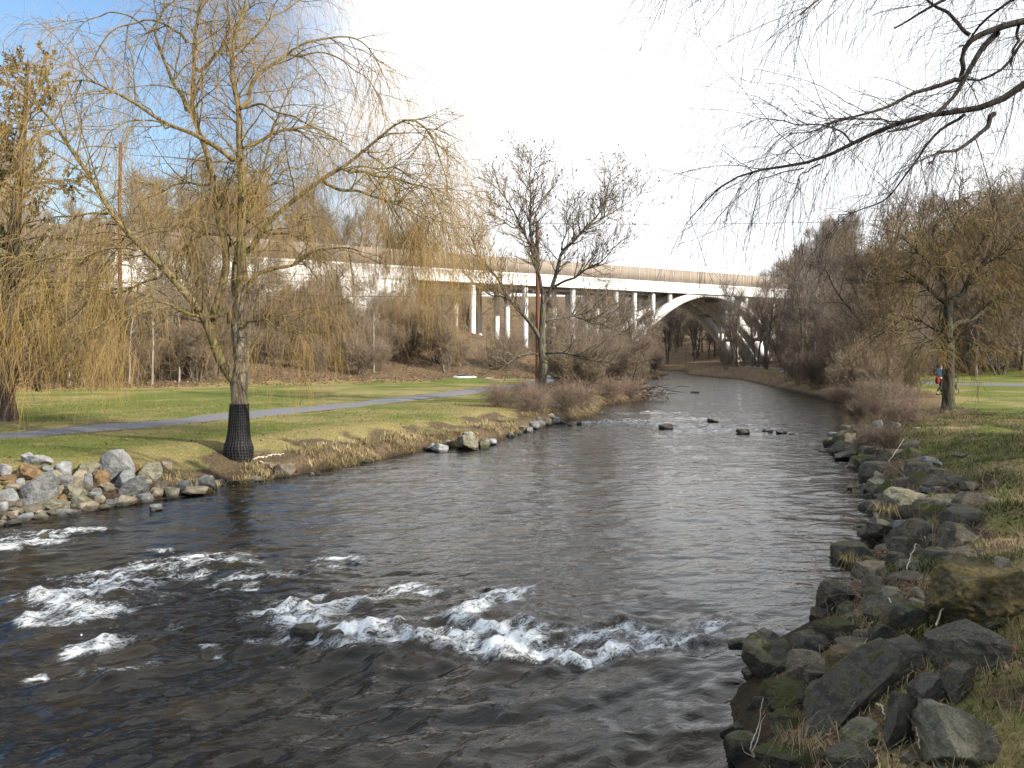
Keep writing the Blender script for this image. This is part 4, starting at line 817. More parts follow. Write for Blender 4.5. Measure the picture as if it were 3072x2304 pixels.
scatter(26, okr, (30, 95, 62, 120), ['bush', 'bush2', 'clump'], lab('wood-edge bush'), 'brushwood bushes at the edge of the wood', (.7, 1.2), 'bush', 'bush', mind=2.2)
for px, py, s, tl in ((600, 393, .75, -.55), (628, 391, .8, -.5)):
    p = hit(px, py); tree('thin2', p[0], p[1], 'thin dark tree leaning far out over the water from the thicket' if px > 610 else 'thin dark tree leaning steeply inside the thicket', None, s, tilt=(0, tl))
for px, py, s, tl, lb in ((372, 361, .62, .28, 'bare tree leaning toward the river in front of the first columns'),):
    p = hit(460, 366); tree('broad', p[0], p[1], lb, None, .72, tilt=(0, .42))
for n_, (px, py, s) in enumerate(((1000, 366, 1.), (1040, 372, 1.05), (925, 372, .8), (880, 381, .75))):
    p = hit(px if px < 1024 else 1023, py); tree('clump2' if n_ == 3 else 'broad', p[0]*(px-512)/(min(px, 1023)-512), p[1], ['spreading bare tree standing on the lawn edge right of the mossy willow', 'spreading bare tree cut by the right edge of the photo', 'crooked bare tree left of the mossy willow trunk', 'ochre many-stemmed tree by the water left of the mossy willow'][n_], None, s)
# brambles by the water
BR = (0, 2, 4, 5, 7, 8, 10)
for n_, (px, py, s, k) in enumerate(((500, 408, 1., 'brier'), (518, 409, 1.1, 'brier'), (532, 411, 1.1, 'brier'), (548, 413, 1., 'brier'), (563, 412, 1.15, 'brier'), (578, 409, 1.2, 'brier'), (592, 405, 1.2, 'brier'), (611, 401, 1.2, 'brier'), (630, 399, 1.1, 'brier'), (508, 402, .9, 'brier'), (525, 402, 1., 'brier'))):
    if n_ not in BR: continue
    p = hit(px, py); tree(k, p[0], p[1]+.2, f"reddish bramble clump {['at the lawn end of the bank brambles', 'second from the lawn along the bank brambles', 'below the bare seed tree trunk', 'right of the seed tree trunk', 'over the last bank stones', 'bending to the water past the stones', 'between the stones and the driftwood', 'beside the driftwood pile', 'behind the driftwood pile', 'on the lawn side of the seed tree', 'behind the seed tree trunk'][n_]}", None, s*.62, 'bramble', 'bramble')
for n_, (px, py, s) in enumerate(((868, 412, 1.3), (884, 408, 1.4), (886, 417, 1.3), (893, 404, 1.2), (876, 421, 1.1), (903, 424, 1.), (858, 425, .9), (874, 448, .8), (888, 455, .8), (905, 408, .9), (850, 405, 1.2), (838, 401, 1.2))):
    p = hit(px, py); tree('brier' if n_ % 2 else 'bush2', p[0], p[1], f"dry leafless shrub {['at the near bank corner by the water', 'rising behind the blue-grey stone', 'with grey stems above the dome-shaped stone', 'tallest, left of the mossy willow base', 'beside the dome-shaped stone', 'low over the leaf litter by the small white scrap', 'over the tip of the far point', 'orange-stemmed above the black waterline gap', 'beside the bare leaning stem', 'low, beside the mossy willow roots', 'overhanging the water before the far point', 'farthest along the near bank corner'][n_]}", None, s*(.36 if n_ % 2 == 0 else .5), 'shrub', 'shrub')
# ------------------------------------------------------------------ the big weeping willow on the lawn
def hero_parts(root, TP, TR, LP, LR, tb, lb, S=16):
    p0 = np.array(root.location); tg = Geo(); tg.tubes(TP, TR, S)
    o = tg.build('trunk', [tb], None, True); me = o.data; co = np.zeros(len(me.vertices)*3); me.vertices.foreach_get('co', co); co = co.reshape(-1, 3)
    ctr = TP[np.abs(TP[None, :, 2]-co[:, 2:3]).argmin(1)]; k = fbm(co[:, 0]*5, co[:, 1]*5, co[:, 2]*1.1, 4, 61)*.10
    co = co+(co-ctr)*k[:, None]*np.array((1, 1, 0))-p0; me.vertices.foreach_set('co', co.ravel().astype(np.float32)); o.parent = root
    return o
def sub(root, g, name, mats):
    o = g.build(name, mats, None, True); o.data.transform(Matrix.Translation(-Vector(root.location))); o.parent = root; return o
r = np.random.default_rng(33)
def wob(P, amp):
    J = r.normal(size=P[:, 1:-1].shape)
    for _ in range(5): J[:, 1:-1] = (J[:, :-2]+2*J[:, 1:-1]+J[:, 2:])/4
    P[:, 1:-1] += amp*J; return P
WD = 22.0; wx0, wy0 = pw(238, 443.5, .80); WD = wy0
wil = link('weeping_willow', None, None, (wx0, wy0, gz(wx0, wy0))); tag(wil, 'big golden weeping willow on the lawn with a black mesh guard round its trunk', 'tree')
trunk = [(238.5, 447, .33), (238.5, 440, .27), (239, 430, .235), (239, 415, .215), (239.3, 403, .20), (239, 392, .215), (239.5, 381, .235), (241, 372, .20), (241.5, 362, .175), (239, 345, .165), (237, 325, .155), (238, 305, .15), (241, 285, .15)]
TP = np.array([wpt(a, b_, WD) for a, b_, _ in trunk]); TR = np.array([c_ for *_, c_ in trunk]); u = np.linspace(0, 12, 60); TP = np.stack([np.interp(u, range(13), TP[:, i]) for i in range(3)], -1); TR = np.interp(u, range(13), TR)
hero_parts(wil, TP, TR, None, None, M['bark_willow'], None)
rows = [
 ([(241, 287), (241, 240), (241, 193), (238, 154), (234.5, 131), (241, 108), (236, 100), (233, 77), (230, 46), (240, 25), (251, 0), (256, -30)], .15, .03, 0, .3),
 ([(238.5, 387), (229, 380), (219, 364), (213, 345), (211, 328), (203, 312), (190, 300), (165, 270), (142, 247), (110, 213), (100, 190), (88, 165), (73, 148), (58, 125), (38, 106), (20, 95), (-5, 72)], .15, .02, 0, -1.6),
 ([(211, 328), (222, 300), (230, 270), (230, 247), (213, 185), (200.6, 147), (191, 120), (190.6, 93), (196, 69), (187, 43), (196, 15), (197, -12), (202, -40)], .125, .03, -.1, 1.0),
 ([(191, 112), (174, 85), (167, 69), (162, 51), (153, 31), (163.5, 4), (168, -20)], .06, .02, .5, 1.8),
 ([(238, 160), (226, 150), (199, 137), (171, 126.5), (142, 108), (120, 94), (99, 83), (86, 77), (68, 83), (48, 90), (38, 110)], .075, .012, 0, -1.5),
 ([(171, 126), (150, 120), (128, 121), (112, 130), (100, 150), (94, 170)], .03, .008, -.6, -1.2),
 ([(240, 160), (246, 150), (253, 143), (268, 137), (292, 128), (312, 126), (330, 133), (345, 150)], .07, .012, 0, 1.4),
 ([(239, 255), (254, 241), (272, 220), (293, 199), (321, 179), (341, 168), (361, 151), (391, 133), (409, 117), (420, 117), (434, 135), (444, 170), (447, 200)], .085, .010, .2, -.6),
 ([(341, 168), (370, 172), (400, 176), (425, 188), (440, 206), (446, 230)], .045, .010, -.2, .2), ([(321, 179), (352, 190), (385, 196), (412, 210), (428, 232)], .05, .010, -.1, -1.0), ([(361, 151), (380, 160), (395, 185), (402, 215)], .03, .008, -.2, -.8), ([(341, 168), (365, 166), (395, 170), (420, 182), (436, 205)], .03, .008, -.2, .6),
 ([(240, 108), (250, 88), (265, 71), (290, 55.5), (308, 46), (341, 37), (362, 38), (378, 55), (388, 85)], .06, .010, 0, 1.6),
 ([(290, 55), (318, 52), (350, 62), (372, 85), (384, 115)], .03, .008, .9, .2),
 ([(196, 69), (224, 51), (238, 28), (247, 12), (262, -12)], .055, .02, .6, 1.8), ([(224, 51), (248, 42), (275, 20), (295, 2), (320, -10)], .04, .012, .9, 2.6),
 ([(187, 43), (165, 25), (140, 20), (112, 30), (95, 50), (88, 80)], .04, .008, .9, 0), ([(153, 31), (130, 15), (105, 12), (80, 22), (66, 45)], .03, .008, 1.2, .4),
 ([(236, 110), (262, 104), (285, 112), (315, 124), (335, 140)], .04, .01, 0, -1.4),
 ([(240, 215), (262, 230), (285, 232), (310, 245), (325, 262)], .05, .01, .3, -1.5), ([(240, 290), (262, 270), (290, 262), (320, 250), (350, 246), (372, 258)], .07, .01, .2, 1.7),
 ([(229, 323), (215, 318), (200, 318), (175, 305), (150, 301), (120, 310), (92, 330), (70, 345)], .055, .008, -.1, -2.0), ([(236, 330), (250, 322), (268, 320), (285, 330), (296, 348)], .04, .008, .1, -1.6),
 ([(142, 247), (120, 250), (90, 252), (55, 262), (25, 285)], .04, .008, -1, -2.2), ([(110, 213), (85, 214), (50, 222), (20, 240), (0, 262)], .035, .008, -1.2, -1.0), ([(165, 270), (130, 288), (95, 300), (60, 322), (35, 350)], .04, .008, -.8, .4),
 ([(230, 247), (205, 232), (180, 226), (150, 232), (118, 250)], .05, .01, .1, 1.6), ([(241, 193), (262, 190), (290, 168), (312, 165)], .04, .01, 0, 2.0),
 ([(237, 300), (232, 275), (236, 240), (250, 205), (262, 170), (276, 120), (290, 88), (303, 70)], .075, .012, .25, 2.4), ([(213, 185), (190, 180), (165, 190), (140, 200), (115, 222)], .04, .008, .4, 2.4)]
LP, LR = limbs_from(rows, WD)
wob(LP, .10)
limbs = Geo().tubes(LP, LR, 8)
b, d, rd, u, i = sprout(LP, LR, 560, .18, 1., (30, 75), r, flat=.2, upw=.25); n = len(b)
l2 = r.uniform(.7, 2.6, n)*(1.1-.4*u); P2 = grow(b, d, l2, 10, (0, 0, -.35), .10, r, 2.2); R2 = taper(np.minimum(rd*.6, .022), np.full(n, .006), 10); limbs.tubes(P2, R2, 5)
b, d, rd, u, i = sprout(P2, R2, 2300, .15, 1., (25, 70), r, flat=.3, upw=.15); n = len(b)
P3 = grow(b, d, r.uniform(.5, 1.6, n), 8, (0, 0, -.9), .10, r, 2.2); R3 = taper(np.minimum(rd*.7, .009), np.full(n, .0035), 8); limbs.tubes(P3, R3, 4)
sub(wil, limbs, 'limbs', [M['bark_gold']])
def strands(src, srcR, n, lo, hi, r, zmin, rad=.0032, u0=.15, bend=-2.6, K=10, ang=(15, 65), pick=None):
    b, d, rd, u, i = sprout(src, srcR, n, u0, 1., ang, r, flat=.2, upw=.1); ln = r.uniform(lo, hi, n)*r.uniform(.6, 1, n); zf = zmin(b) if callable(zmin) else zmin
    ln = np.minimum(ln, np.maximum(b[:, 2]-zf, .25)+.35); P = grow(b, d, ln, K, (0, 0, bend), .07, r); return P, taper(np.full(n, rad), np.full(n, rad*.55), K)
# hanging gold twigs, thickest low in the crown
cr_ = Geo(); zf = lambda b: 2.55+.9*vnoise(b[:, 0]*.8, b[:, 1]*.8, 0, 8)+np.where(np.abs(b[:, 0]-wx0) < .9, 1.2, 0)+np.where(b[:, 0] > wx0+1.5, 1.0, 0)
P4, R4 = strands(P3, R3, 8800, .7, 3.0, r, zf); k_ = ~((P4[:, 0, 2] > 4.6) & (P4[:, -1, 2] < 5.6) & (P4[:, 0, 0] < wx0+3) & (r.random(len(P4)) < .55)); P4, R4 = P4[k_], R4[k_]; cr_.tubes(P4, R4, 3)
P5, R5 = strands(P2, R2, 2600, .6, 2.6, r, zf); cr_.tubes(P5, R5, 3)
low = P4[:, 0, 2] < 7.5; P6, R6 = strands(P4[low], R4[low], 4000, .4, 1.5, r, zf, .0028, .1, -2.0, 7); cr_.tubes(P6, R6, 3)
hi_ = ~low; P7, R7 = strands(P4[hi_], R4[hi_], 4200, .3, 1.3, r, zf, .0026, .1, -1.6, 7); cr_.tubes(P7, R7, 3)
sub(wil, cr_, 'crown', [M['twig_gold']])
# mesh guard round its foot
m, t, b_ = mat('black_plastic_net', (.012, .012, .013), .42, .5); M['net'] = m
gd = link('trunk_guard', None, None, (wx0, wy0, gz(wx0, wy0))); tag(gd, 'black plastic mesh guard wrapped round the foot of the big willow', 'tree guard')
g = Geo(); zs = np.linspace(gz(wx0, wy0)-.12, wpt(0, 404, WD)[2], 20); cen = lambda z: np.array([np.interp(z, TP[:, 2], TP[:, 0]), np.interp(z, TP[:, 2], TP[:, 1])]); rad = lambda z: np.interp(z, TP[:, 2], TR)*1.07+.028
A = np.linspace(0, 2*math.pi, 41)
for n_, z_ in enumerate(zs):
    c_ = cen(z_); k = 1+.05*np.sin(A*11+n_); g.tubes(np.stack([c_[0]+rad(z_)*k*np.cos(A), c_[1]+rad(z_)*k*np.sin(A), np.full(41, z_)+.01*np.sin(5*A+n_)], -1), np.full(41, .010), 4)
for a in np.arange(30)/30*2*math.pi:
    g.tubes(np.array([[cen(z_)[0]+rad(z_)*math.cos(a+.03*math.sin(q_)), cen(z_)[1]+rad(z_)*math.sin(a+.03*math.sin(q_)), z_] for q_, z_ in enumerate(zs)]), np.full(20, .010), 4)
sub(gd, g, 'net', [M['net']])
V = np.array([[cen(z_)[0]+(rad(z_)-.022)*math.cos(a), cen(z_)[1]+(rad(z_)-.022)*math.sin(a), z_] for z_ in zs for a in A[:-1]]); a_ = np.arange(19)[:, None]*40; j = np.arange(40)[None]; j2 = (j+1) % 40
m, t, b_ = mat('black_liner', (.02, .019, .018), .7, .3); sub(gd, Geo().add(V, np.stack([a_+j, a_+j2, a_+40+j2, a_+40+j], -1).reshape(-1, 4)), 'liner', [m])

# ------------------------------------------------------------------ cedar hung about with willow twigs, at the edge of the photo
cx0, cy0 = pw(6, 420.5, .82); ced = link('cedar_tree', None, None, (cx0, cy0, gz(cx0, cy0))); tag(ced, 'tall dark cedar at the photo edge with a bare topmost tuft against blue sky', 'tree')
TPc = np.array([wpt(x_, y_, cy0) for x_, y_ in ((6, 425), (6, 415), (5, 395), (6, 360), (8, 320), (12, 260), (17, 200), (22, 150), (25, 110), (27, 80), (28, 60))]); TRc = np.array([.46, .39, .34, .31, .28, .23, .18, .12, .08, .05, .03])
u = np.linspace(0, 10, 44); TPc = np.stack([np.interp(u, range(11), TPc[:, i]) for i in range(3)], -1); TRc = np.interp(u, range(11), TRc); hero_parts(ced, TPc, TRc, None, None, M['bark_cedar'], None)
b, d, rd, u, i = sprout(TPc[None], TRc[None], 95, .22, .99, (55, 95), r, flat=.5); n = len(b); ln = np.interp(u, [.2, .45, .8, .9, 1], [2.6, 3.0, 1.8, .9, .5])*r.uniform(.5, 1.1, n)
P1 = grow(b, d, ln, 8, (0, 0, .25), .12, r); R1 = taper(np.minimum(rd*.4, .05), np.full(n, .01), 8)
b, d, rd, u, i = sprout(P1, R1, 650, .25, 1., (30, 75), r); n = len(b); P2c = grow(b, d, r.uniform(.3, .9, n), 5, (0, 0, .2), .15, r); R2c = taper(np.full(n, .010), np.full(n, .005), 5)
sub(ced, Geo().tubes(P1, R1, 6).tubes(P2c, R2c, 4), 'limbs', [M['bark_cedar']])
b, d, rd, u, i = sprout(P2c, R2c, 15000, .2, 1., (10, 80), r); keep = vnoise(b[:, 0]*1.1, b[:, 1]*1.1, b[:, 2]*1.1, 70) > -.12; b, d = b[keep], d[keep]; n = len(b)
s_ = unit(np.cross(d, r.normal(size=(n, 3))))*r.uniform(.02, .05, n)[:, None]; e = b+d*r.uniform(.08, .2, n)[:, None]; mid = (b+e)/2
m, t, b_ = mat('cedar_foliage', rough=.7); q = NT(t); q.l(q.mix(q.island(), (.030, .034, .012), (.10, .085, .028)), b_.inputs['Base Color']); M['cedar'] = m
V = np.stack([b, mid+s_, e, mid-s_], 1).reshape(-1, 3); sub(ced, Geo().add(V, np.arange(n*4).reshape(-1, 4)), 'foliage', [m])
# a second, smaller willow behind it supplies the gold curtain between the two trees
sx_, sy_ = -13.6, 34.; w2 = link('weeping_willow', None, None, (-21.5, 33, gz(-21.5, 33))); tag(w2, 'second gold weeping willow behind the cedar at the photo edge', 'tree')
TPw = limb_curve([(-21.5, 33, .5), (-21.4, 33, 2.5), (-21, 33.2, 4.5), (-20.2, 33.4, 7), (-19.6, 33.2, 9.5)]); TRw = np.linspace(.32, .1, 26); hero_parts(w2, TPw, TRw, None, None, M['bark_willow'], None)
b, d, rd, u, i = sprout(TPw[None], TRw[None], 26, .3, 1., (40, 80), r, flat=.4, upw=.4); P1 = grow(b, d, r.uniform(2.5, 5.2, 26), 12, (.15, 0, -.3), .08, r); R1 = taper(rd*.6, np.full(26, .012), 12)
b, d, rd, u, i = sprout(P1, R1, 260, .2, 1., (30, 75), r); P2w = grow(b, d, r.uniform(.6, 1.8, 260), 8, (0, 0, -.9), .1, r, 2.2); R2w = taper(np.minimum(rd*.6, .015), np.full(260, .004), 8)
sub(w2, Geo().tubes(P1, R1, 6).tubes(P2w, R2w, 4), 'limbs', [M['bark_gold']])
P4, R4 = strands(P2w, R2w, 1300, .8, 3.6, r, lambda b: 2.3+.8*vnoise(b[:, 0], b[:, 1], 0, 4), .0036); sub(w2, Geo().tubes(P4, R4, 3), 'crown', [M['twig_gold']])

# ------------------------------------------------------------------ bare tree with dark seed clusters where the path meets the thicket
bx, by = pw(542.5, 404, .82); BD = by; bt = link('bare_tree', None, None, (bx, by, gz(bx, by))); tag(bt, 'wide bare tree with dark seed clusters at its twig tips, in front of the bridge', 'tree')
tk = [(541.5, 407, .27), (542, 398, .21), (543, 385, .185), (543.5, 370, .18), (543, 358, .20), (541, 345, .17), (542, 327, .155), (543, 304, .14)]
TPb = np.array([wpt(a, b_, BD) for a, b_, _ in tk]); TRb = np.array([c_ for *_, c_ in tk]); u = np.linspace(0, 7, 36); TPb = np.stack([np.interp(u, range(8), TPb[:, i]) for i in range(3)], -1); TRb = np.interp(u, range(8), TRb); hero_parts(bt, TPb, TRb, None, None, M['bark_lichen'], None)
rows = [([(542, 343), (535, 330), (525, 317.5), (516, 306), (508, 298), (501, 284), (494, 274), (484, 264), (477, 256), (473, 240)], .12, .03, 0, -1.2),
 ([(543, 304), (541, 285), (538, 270), (534, 258), (530, 247), (525, 236), (520, 228), (516, 217), (511, 208), (505, 198), (499, 190), (491, 183)], .10, .015, 0, .8),
 ([(534, 258), (532, 238), (530, 216), (531, 200), (532, 193), (530, 180), (530, 170), (533, 152)], .09, .012, .1, .4),
 ([(543, 304), (547, 298), (550.5, 293), (554, 282), (556.6, 274), (560, 262), (561, 250), (572, 243), (585, 228), (593, 220), (600.6, 213), (604, 202), (607, 193), (608, 168)], .12, .014, 0, .8),
 ([(555, 286), (565, 281), (573.5, 278), (588, 268), (601, 261), (614, 248), (628, 238)], .07, .012, .1, -1.4), ([(585, 228), (602, 218), (619, 208), (632, 200), (642, 193)], .05, .01, .5, 1.6),
 ([(546, 322), (555, 319), (573, 316), (591.5, 311.5), (606, 306), (620, 304)], .065, .012, 0, 1.4), ([(545, 354), (558, 353), (573, 355), (591, 361), (606, 362), (622, 368)], .07, .012, 0, -1.5),
 ([(541, 354), (530, 354), (519, 356), (510, 361), (501, 366), (488, 369)], .055, .01, 0, -1.2), ([(508, 298), (500, 296), (488, 294), (476, 286), (468, 276)], .05, .01, -.6, .8),
 ([(520, 228), (508, 225), (495, 214), (486, 204)], .04, .01, .3, -1.4), ([(530, 216), (540, 204), (550, 192), (556, 180)], .04, .01, .3, 1.4), ([(532, 193), (522, 182), (516, 170)], .03, .008, .2, -.8), ([(561, 250), (566, 230), (570, 214), (574, 200)], .04, .01, .4, -1.2), ([(573, 316), (590, 322), (608, 326), (626, 335)], .04, .01, .6, -.6)]
LP, LR = limbs_from(rows, BD); wob(LP, .07); g = Geo().tubes(LP, LR, 7)
b, d, rd, u, i = sprout(LP, LR, 470, .2, 1., (28, 65), r, upw=.2); n = len(b); P2 = grow(b, d, r.uniform(.6, 2.1, n)*(1.15-.5*u), 7, (0, 0, .4), .11, r); R2 = taper(np.minimum(rd*.55, .028), np.full(n, .009), 7); g.tubes(P2, R2, 5)
b, d, rd, u, i = sprout(P2, R2, 2600, .15, 1., (25, 60), r); n = len(b); P3 = grow(b, d, r.uniform(.35, 1.0, n), 5, (0, 0, .5), .13, r); R3 = taper(np.full(n, .010), np.full(n, .006), 5)
b, d, rd, u, i = sprout(P3, R3, 5200, .2, 1., (25, 60), r); n = len(b); P4 = grow(b, d, r.uniform(.15, .5, n), 3, (0, 0, .4), .15, r); R4 = taper(np.full(n, .007), np.full(n, .005), 3)
sub(bt, g, 'limbs', [M['bark_lichen']]); sub(bt, Geo().tubes(P3, R3, 3).tubes(P4, R4, 3), 'crown', [M['twig_brown']])
hz = P4[:, -1]; hz = hz[hz[:, 2] > 7.6]; hz = hz[r.permutation(len(hz))[:420]]; g = Geo(); V0, F0 = ICO[3]; sel = bmesh.new(); bmesh.ops.create_icosphere(sel, subdivisions=1, radius=1); v1 = np.array([v.co[:] for v in sel.verts]); f1 = np.array([[v.index for v in f.verts] for f in sel.faces]); sel.free()
for p in hz:
    for _ in range(2): g.add(p+r.normal(size=3)*.03+v1*r.uniform(.016, .036)*np.array((1, 1, 1.4)), f1)
o = sub(bt, g, 'seed_clusters', [M['twig_dark']]); tag(o, kind='stuff')

# ------------------------------------------------------------------ mossy willow on the lawn of the other bank
mx_, my_ = pw(949, 414.5, 1.); MD = my_; mw = link('weeping_willow', None, None, (mx_, my_, gz(mx_, my_))); tag(mw, 'mossy dark-trunked willow with short weeping twigs on the right-bank lawn, hiding a walker', 'tree')
tk = [(949, 418, .40), (948.7, 413, .30), (948.4, 405, .225), (948.2, 390, .20), (948, 364, .19), (948, 345, .20), (948, 330, .17), (947.5, 318, .17), (949, 300, .14)]
TPm = np.array([wpt(a, b_, MD) for a, b_, _ in tk]); TRm = np.array([c_ for *_, c_ in tk]); u = np.linspace(0, 8, 40); TPm = np.stack([np.interp(u, range(9), TPm[:, i]) for i in range(3)], -1); TRm = np.interp(u, range(9), TRm); hero_parts(mw, TPm, TRm, None, None, M['bark_moss'], None)
rows = [([(949, 330), (954, 324), (965, 321), (976, 319), (981, 314), (985, 310), (993, 298), (1005, 293), (1014, 291), (1030, 296)], .11, .012, 0, .8), ([(946, 346), (938, 342), (933, 339), (925, 340), (916, 345), (908, 356)], .06, .01, 0, -.8),
 ([(947, 308), (938, 298), (930, 290), (922, 283), (911, 276), (897, 270), (883, 268), (868, 276)], .09, .012, 0, 1.), ([(949, 300), (945, 284), (941, 262), (935, 240), (930, 222), (926, 205)], .10, .012, 0, .6), ([(950, 300), (960, 296), (966, 286), (968, 279), (972, 268), (976, 256), (985, 235), (992, 212), (994, 190)], .11, .012, 0, .6),
 ([(945, 284), (930, 262), (915, 248), (900, 235), (884, 228)], .06, .01, .2, -1.), ([(968, 279), (985, 265), (1004, 250), (1020, 232), (1036, 225)], .06, .01, .3, -1.), ([(941, 262), (950, 240), (958, 215), (960, 196), (963, 178)], .06, .01, .3, 1.2), ([(950, 330), (962, 338), (975, 342), (990, 352)], .04, .01, 0, -1.2), ([(949, 340), (940, 334), (926, 322), (905, 318), (888, 326), (874, 340)], .05, .01, .2, 1.2), ([(976, 256), (990, 250), (1012, 262), (1028, 276)], .04, .01, .4, 1.4)]
LP, LR = limbs_from(rows, MD); wob(LP, .09); g = Geo().tubes(LP, LR, 7)
b, d, rd, u, i = sprout(LP, LR, 300, .15, 1., (30, 75), r, upw=.15); n = len(b); P2 = grow(b, d, r.uniform(.6, 2.0, n), 8, (0, 0, -.3), .12, r); R2 = taper(np.minimum(rd*.55, .025), np.full(n, .007), 8); g.tubes(P2, R2, 5)
b, d, rd, u, i = sprout(P2, R2, 1300, .15, 1., (25, 70), r); n = len(b); P3 = grow(b, d, r.uniform(.4, 1.2, n), 7, (0, 0, -.8), .12, r); R3 = taper(np.full(n, .009), np.full(n, .005), 7)
P4, R4 = strands(P3, R3, 6800, .3, 1.2, r, 3.6, .0062, .1, -1.6, 7); sub(mw, g, 'limbs', [M['bark_moss']]); sub(mw, Geo().tubes(P3, R3, 3).tubes(P4, R4, 3), 'crown', [M['twig_olive']])

# ------------------------------------------------------------------ willow whose dark limbs reach in from the edge of the photo over the water
OD = 11.2; ow = link('weeping_willow', None, None, (9.8, 10.2, gz(9.8, 10.2))); tag(ow, 'dark overhanging willow reaching in from the upper right corner with long hanging twigs', 'tree')
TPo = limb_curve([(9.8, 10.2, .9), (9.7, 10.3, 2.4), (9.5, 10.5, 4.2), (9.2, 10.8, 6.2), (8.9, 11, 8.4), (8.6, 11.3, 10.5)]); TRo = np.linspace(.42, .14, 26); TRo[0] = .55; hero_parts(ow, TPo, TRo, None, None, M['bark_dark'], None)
tpx = lambda z: tuple(pix(np.array((np.interp(z, TPo[:, 2], TPo[:, 0]), OD, z))))
rows = [([tpx(7.2), (1090, 10), (1024, 20), (991, 29), (970, 35.5), (960, 51), (957, 66), (960, 80)], .085, .03, -.3, 0), ([(996, 31), (980.5, 51), (965, 77), (954, 94), (942, 108), (922, 122), (905, 128), (888, 131)], .045, .012, 0, -.5),
 ([tpx(5.3), (1080, 50), (1024, 80), (1007, 103), (994, 114), (975, 112), (960, 110), (930, 114), (899, 122), (875.6, 131), (854, 142), (837, 153), (820, 164), (804.6, 168), (775, 166), (747, 168), (721, 182), (701, 200), (686, 224)], .085, .006, -.4, .6),
 ([(959, 80), (937, 86), (914, 93), (891, 106), (860, 116), (834, 123), (810, 132), (790, 134)], .034, .006, 0, -.6), ([(994, 114), (985, 128), (968, 143.5), (953, 150), (936, 150), (928, 163)], .036, .012, -.1, -.8), ([(965, 114), (943, 128), (923, 145), (914, 163.5), (899, 185), (888, 199), (860, 206), (838, 224)], .022, .006, -.1, .7),
 ([tpx(8.1), (1070, -30), (1007, 0), (983.6, 18.5), (972, 33), (959, 46)], .05, .012, -.3, .4), ([(970, 35), (958, 25), (948, 15), (938, 8), (922, -4), (900, -22)], .03, .012, 0, .6), ([(894, 28.5), (903, 22), (914, 15), (942, 1.5), (965, -12), (1000, -30), tpx(9.0)], .012, .05, .4, 0),
 ([tpx(6.2), (1065, 25), (1024, 39), (1016, 52), (1010, 62), (1004, 71), (984, 77), (967, 79)], .04, .014, -.3, -.1), ([(1020, 22), (1017, 40), (1013, 52), (1011, 66)], .022, .012, -.1, -.3), ([tpx(9.5), (1020, -60), (940, -70), (870, -60), (800, -40), (740, -22), (700, -5)], .06, .008, 0, 1.2), ([tpx(9.8), (980, -110), (860, -110), (760, -70), (690, -40), (665, -10)], .05, .008, 0, 2.), ([tpx(9.0), (1040, -30), (960, -40), (880, -28), (830, -10), (800, 15)], .05, .008, 0, -.9),
 ([(854, 142), (840, 132), (820, 124), (800, 126), (780, 122), (762, 118), (742, 128)], .014, .005, .3, 1.), ([(899, 122), (880, 118), (858, 119), (830, 118), (803, 112)], .014, .005, .1, -.9), ([(820, 164), (800, 176), (792, 198)], .012, .005, .4, .2), ([(804, 168), (780, 172), (757, 182), (735, 200), (722, 222)], .010, .004, .4, -.4)]
LP, LR = limbs_from(rows, OD); wob(LP, .03); g = Geo().tubes(LP, LR, 8)
b, d, rd, u, i = sprout(LP, LR, 200, .2, 1., (25, 65), r, upw=.2); n = len(b); P2 = grow(b, d, r.uniform(.4, 1.8, n), 10, (-.25, 0, -.3), .09, r); R2 = taper(np.minimum(rd*.6, .0065), np.full(n, .0025), 10); g.tubes(P2, R2, 5)
P3, R3 = strands(P2, R2, 1050, .5, 2.6, r, 3.0, .0029, .1, -2.0, 12); P3b, R3b = strands(LP, np.minimum(LR, .01), 760, .6, 2.9, r, 3.0, .0029, .2, -2.2, 12)
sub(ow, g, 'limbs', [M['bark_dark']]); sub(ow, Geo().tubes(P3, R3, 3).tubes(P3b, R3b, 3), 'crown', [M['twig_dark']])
# trees that stand just outside the photo and shade the near bank
for x, y, k, s in ((13.5, 2.5, 'clump', 1.25), (10.5, -1.5, 'clump', 1.2), (17, 6, 'broad', 1.0), (15.5, -2.5, 'broad', 1.1), (20, 11, 'clump2', 1.3), (8, -4, 'clump', 1.2), (24, 14, 'broad', 1.)): tree(k, x, y, 'bare tree outside the photo shading the near bank', 'trees outside the photo', s)
for x, y, s in ((18.5, .8, .8), (12, -3.2, .66)):  # cedar copies added out of view to deepen the near bank's shade
    c = ced.copy(); COL.objects.link(c); c.location = (x, y, gz(x, y)); c.scale = (s*1.25, s*1.25, s); c.rotation_euler = (0, 0, x); tag(c, 'unseen cedar added to deepen the shade on the near bank', 'tree', 'unseen cedars added for shade')
    for ch in list(ced.children): d_ = ch.copy(); COL.objects.link(d_); d_.parent = c
